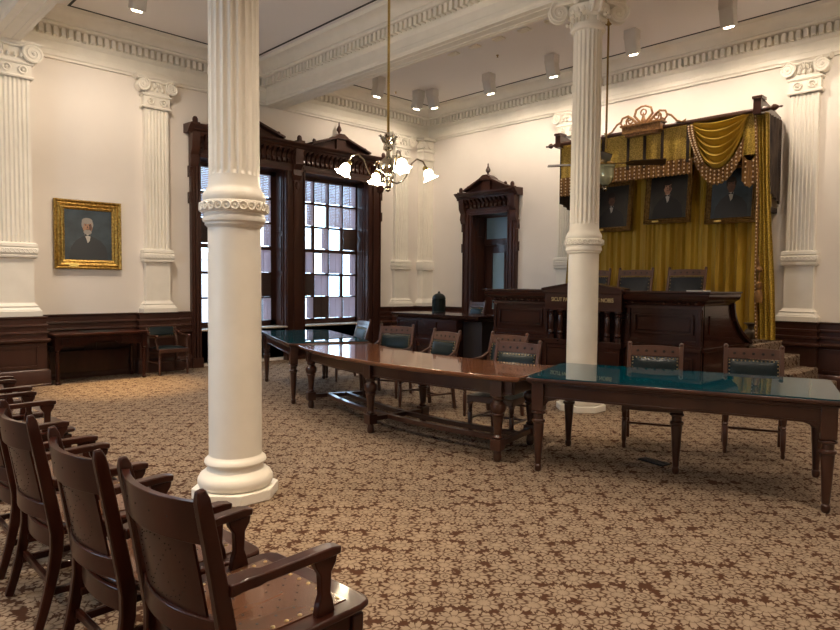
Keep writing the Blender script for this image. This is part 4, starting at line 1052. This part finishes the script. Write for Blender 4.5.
# arm directions in world angle; camera lateral axis = 45.85 deg
for deg in (45.85+20, 45.85+110, 45.85+200, 45.85-70):
    a = math.radians(deg)
    m = MB(T); pts = [(.03,2.66),(.10,2.64),(.18,2.68),(.235,2.78),(.27,2.87),(.33,2.92),(.40,2.90),(.435,2.84)]
    m.tube([R_((r, 0, z), a) for r, z in pts], .009, 8)
    m.tube([R_((.10+.05*math.cos(q), 0, 2.82+.05*math.sin(q)), a) for q in [k*.45 for k in range(13)]], .007, 6)
    am = m.build('arm', M['silver'], t)
    m = MB(T); m.lathe_y([(.02,0),(.028,.01),(.028,.04),(.02,.05)], n=12)
    m = MB(T@Matrix.Rotation(a, 4, 'Z')@Matrix.Translation((.435,0,2.835))@Matrix.Rotation(.35, 4, 'Y')); m.lathe([(.014,.01),(.03,.0),(.03,-.03),(.02,-.035)], n=14); hd = m.build('socket', M['brass'], am)
    m = MB(T@Matrix.Rotation(a, 4, 'Z')@Matrix.Translation((.435,0,2.835))@Matrix.Rotation(-.45, 4, 'Y'))
    n = 24; rings = []
    for r, z, w in [(.028,-.03,0),(.045,-.05,0),(.052,-.08,.02),(.05,-.10,.05),(.062,-.125,.12),(.082,-.14,.2)]:
        rings.append([V((r*(1+w*math.cos(6*2*PI*k/n))*math.cos(2*PI*k/n), r*(1+w*math.cos(6*2*PI*k/n))*math.sin(2*PI*k/n), z)) for k in range(n)])
    m.loops(rings, cap=False); m.ball((0,0,-.08), .03, 10); m.build('glass_shade', M['glow'], am)
    p = R_((.46, 0, 2.68), a); L = bpy.data.lights.new('bulb_light', 'POINT'); L.energy = 14; L.color = (1,.80,.55); L.shadow_soft_size = .06
    o = bpy.data.objects.new('bulb_light', L); C.objects.link(o); o.parent = t; o.location = p+V((0,0,-5.76))

# ------------------------------------------------------------ ceiling fan with glass bowl
t = thing('ceiling_fan', 'ceiling fan on a long brass rod with glass bowl, in front of the gold canopy', 'ceiling fan', (6.0,-2.04,5.70)); T = Matrix.Translation((0,0,-5.70))
m = MB(T); m.tube([(0,0,3.7),(0,0,5.69)], .016, 10); m.lathe([(.02,5.58),(.05,5.60),(.07,5.66),(.10,5.70)], n=20); m.build('rod', M['oldbrass'], t)
m = MB(T); m.lathe([(.02,3.62),(.045,3.60),(.055,3.52),(.10,3.49),(.14,3.47),(.145,3.44),(.12,3.43)], n=28); m.build('motor', M['oldbrass'], t)
m = MB(T); m.lathe([(.145,3.43),(.145,3.40),(.132,3.39),(.130,3.28),(.125,3.24),(.09,3.17),(.05,3.13),(.02,3.125)], n=28); m.build('glass_bowl', M['bowl'], t)
m = MB(T); m.lathe([(.03,3.13),(.045,3.11),(.03,3.08),(.035,3.06),(.01,3.03)], n=14); m.build('finial', M['silver'], t)
for k in range(4):
    a = math.radians(30.7+90*k); m = MB(T@Matrix.Rotation(a, 4, 'Z')@Matrix.Translation((0,0,3.46))@Matrix.Rotation(-.35, 4, 'X'))
    m.prism([(.30,-.03),(.38,-.07),(.87,-.085),(.89,-.07),(.89,.07),(.87,.085),(.38,.07),(.30,.03)], -.006, .006); bl = m.build('blade', M['blade'], t)
    m = MB(T@Matrix.Rotation(a, 4, 'Z')@Matrix.Translation((0,0,3.46))); m.bar((.14,0,0),(.42,0,.005), .04, .016, (0,1,0)); m.build('blade_iron', M['oldbrass'], bl)

# ------------------------------------------------------------ ceiling spotlights
WARM = (1.0, .82, .64)
def spot(loc, tilt_dir, energy, label, cone=80, tilt=.5, first=[None], col=WARM):
    """box shaped fitting, head tilted toward tilt_dir (angle); light inside aims the same way"""
    if first[0] is None:
        t = thing('ceiling_spotlight', label, 'spotlight', loc, tilt_dir, 'box shaped ceiling spotlights')
        m = MB(); m.box(-.09, .09, -.105, .105, -.15, 0); m.build('housing', M['fixture'], t, bevel=.012)
        m = MB(Matrix.Translation((0,0,-.15))@Matrix.Rotation(-.30, 4, 'Y')); m.box(-.085, .085, -.10, .10, -.23, .05); hd = m.build('head', M['fixture'], t, bevel=.02)
        m = MB(Matrix.Translation((0,0,-.15))@Matrix.Rotation(-.30, 4, 'Y')@Matrix.Translation((0,0,-.232))); m.lathe([(.01,0),(.065,0),(.065,-.012),(.01,-.014)], n=20); m.build('lens', M['lens'], hd)
        first[0] = t
    else: t = dup(first[0], loc, tilt_dir, label)
    L = bpy.data.lights.new('spot_beam', 'SPOT'); L.energy = energy; L.color = col; L.spot_size = math.radians(cone); L.spot_blend = .8; L.shadow_soft_size = .07
    o = bpy.data.objects.new('spot_beam', L); C.objects.link(o)
    d = V((math.cos(tilt_dir), math.sin(tilt_dir), 0)); o.location = V(loc)+V((0,0,-.46))+d*.12
    aim = V((d.x*math.sin(tilt), d.y*math.sin(tilt), -math.cos(tilt))); o.rotation_euler = aim.to_track_quat('-Z', 'Y').to_euler()
    return t
E_B = 75
row = [((1.15,-1.45,5.7), PI, .45, E_B*.5, 'ceiling spotlight in the far corner, aimed at the tall window side'),
 ((1.42,-1.30,5.7), H, .45, E_B*.55, 'ceiling spotlight in the far corner, aimed at the wall with the door'),
 ((2.95,-1.27,5.7), H, .45, E_B*.8, 'ceiling spotlight above the carved door, in front of the back wall'),
 ((4.44,-1.29,5.7), H, .45, E_B*1.0, 'ceiling spotlight seen just before the far column capital'),
 ((6.02,-1.34,5.7), H, .45, E_B*.9, 'ceiling spotlight above the carved crest of the canopy'),
 ((7.55,-1.42,5.7), H, .45, E_B*1.1, 'ceiling spotlight above the swag end of the canopy, cut by the picture top'),
 ((2.02,-7.68,5.7), PI, .45, E_B*1.6, 'ceiling spotlight over the gold framed portrait, cut by the picture top'),
 ((1.25,-2.65,5.7), PI, .45, E_B*.45, 'ceiling spotlight half hidden behind the ceiling beam near the windows')]
for loc, d, ti, e, lab in row: spot(loc, d, e, lab, 150, ti)
hid = [(9.3,-1.4,H,E_B*1.0),(11.0,-1.4,H,E_B*1.0),(12.6,-1.4,H,E_B),(1.5,-10.5,PI,E_B*.8),(1.5,-12.4,PI,E_B*.8)]  # unseen fill spotlights added to brighten the walls
for x, y, d, e in hid: spot((x, y, 5.7), d, e, 'unseen ceiling spotlight added as fill light, washing the walls', 150, .45)
for x, y, e in ((8.6,-7.6,1.0),(11.4,-7.6,1.0),(8.8,-10.6,1.1),(11.6,-11.2,1.0),(5.6,-10.6,.9),(3.2,-10.6,.8),(5.0,-5.6,.35),(2.3,-8.0,1.0),(8.8,-3.0,.45),(11.4,-3.4,.5),(5.8,-13.2,.8),(9.5,-13.2,.8)):  # more added fill spotlights, lifting the floor from out of view
    spot((x, y, 5.7), 0, E_B*3.4*e, 'unseen ceiling spotlight added as fill light for the open floor', 110, .0)
for x, y, e in ((1.45,-7.7,1500),(7.95,-9.25,260),(7.6,-4.5,400)):     # narrow warm halogen pools on the carpet
    L = bpy.data.lights.new('halogen_beam', 'SPOT'); L.energy = e; L.color = (1,.66,.30); L.spot_size = math.radians(32); L.spot_blend = 1; L.shadow_soft_size = .05
    o = bpy.data.objects.new('halogen_beam', L); C.objects.link(o); o.location = (x, y, 5.3)
# small ceiling fittings over the bench side
proto = None
for x in (3.24, 3.74, 4.27, 4.80, 5.32):
    if proto is None:
        m = MB(); m.box(-.10, .10, -.06, .06, -.03, 0); m.box(-.075, .075, -.04, .04, -.04, -.03); proto = m.build('ceiling_vent', M['white'], bevel=.004); o = proto
    else: o = proto.copy(); C.objects.link(o)
    o.location = (x, -2.59, 5.7); tag(o, 'small rectangular ceiling vent, one of five in a line by the beam', 'ceiling vent', 'small ceiling vents in a line')
proto = None
for x, y, lab in ((3.74,-1.97,'tiny sprinkler head between the spotlights and the line of ceiling vents'), (.62,-5.95,'tiny sprinkler head near the cornice above the near wall pilaster'), (.75,-1.75,'tiny sprinkler head by the far corner spotlights')):
    if proto is None:
        m = MB(); m.lathe([(.025,0),(.025,-.008),(.010,-.012),(.010,-.03),(.018,-.035),(.018,-.04)], n=12); proto = m.build('sprinkler_head', M['oldbrass']); o = proto
    else: o = proto.copy(); C.objects.link(o)
    o.location = (x, y, 5.7); tag(o, lab, 'sprinkler')

# ------------------------------------------------------------ daylight, camera
w = bpy.data.worlds.new('sky'); bpy.context.scene.world = w; w.use_nodes = True; nt = w.node_tree
bg = nt.nodes['Background']; bg.inputs[0].default_value = (.60,.80,1.0,1); bg.inputs[1].default_value = 7.5
for xa, xb in (W3,):
    L = bpy.data.lights.new('window_portal', 'AREA'); L.shape = 'RECTANGLE'; L.size = xb-xa; L.size_y = WT-WS; L.cycles.is_portal = True
    o = bpy.data.objects.new('window_portal', L); C.objects.link(o); o.location = ((xa+xb)/2, YF-.25, (WS+WT)/2); o.rotation_euler = (H, 0, 0)
for y0, y1 in (W1, W2):
    L = bpy.data.lights.new('window_portal', 'AREA'); L.shape = 'RECTANGLE'; L.size = WT-WS; L.size_y = y1-y0; L.cycles.is_portal = True
    o = bpy.data.objects.new('window_portal', L); C.objects.link(o); o.location = (-.42, (y0+y1)/2, (WS+WT)/2); o.rotation_euler = (0, -H, 0)
cd = bpy.data.cameras.new('camera'); cam = bpy.data.objects.new('camera', cd); C.objects.link(cam)
cd.lens = 650/840*36; cd.sensor_width = 36; cam.location = (11.36,-11.27,1.55); cam.rotation_euler = (1.52381474, -.00843902, .80021876); cd.clip_start = .05
sc = bpy.context.scene; sc.camera = cam
sc.view_settings.view_transform = 'Standard'; sc.view_settings.look = 'None'; sc.view_settings.exposure = .36; sc.view_settings.gamma = 1; sc.view_settings.use_curve_mapping = False
sc.cycles.max_bounces = 8; sc.cycles.diffuse_bounces = 5; sc.cycles.glossy_bounces = 4; sc.cycles.transmission_bounces = 6; sc.cycles.sample_clamp_indirect = 6; sc.cycles.use_denoising = True; sc.cycles.caustics_reflective = False; sc.cycles.caustics_refractive = False
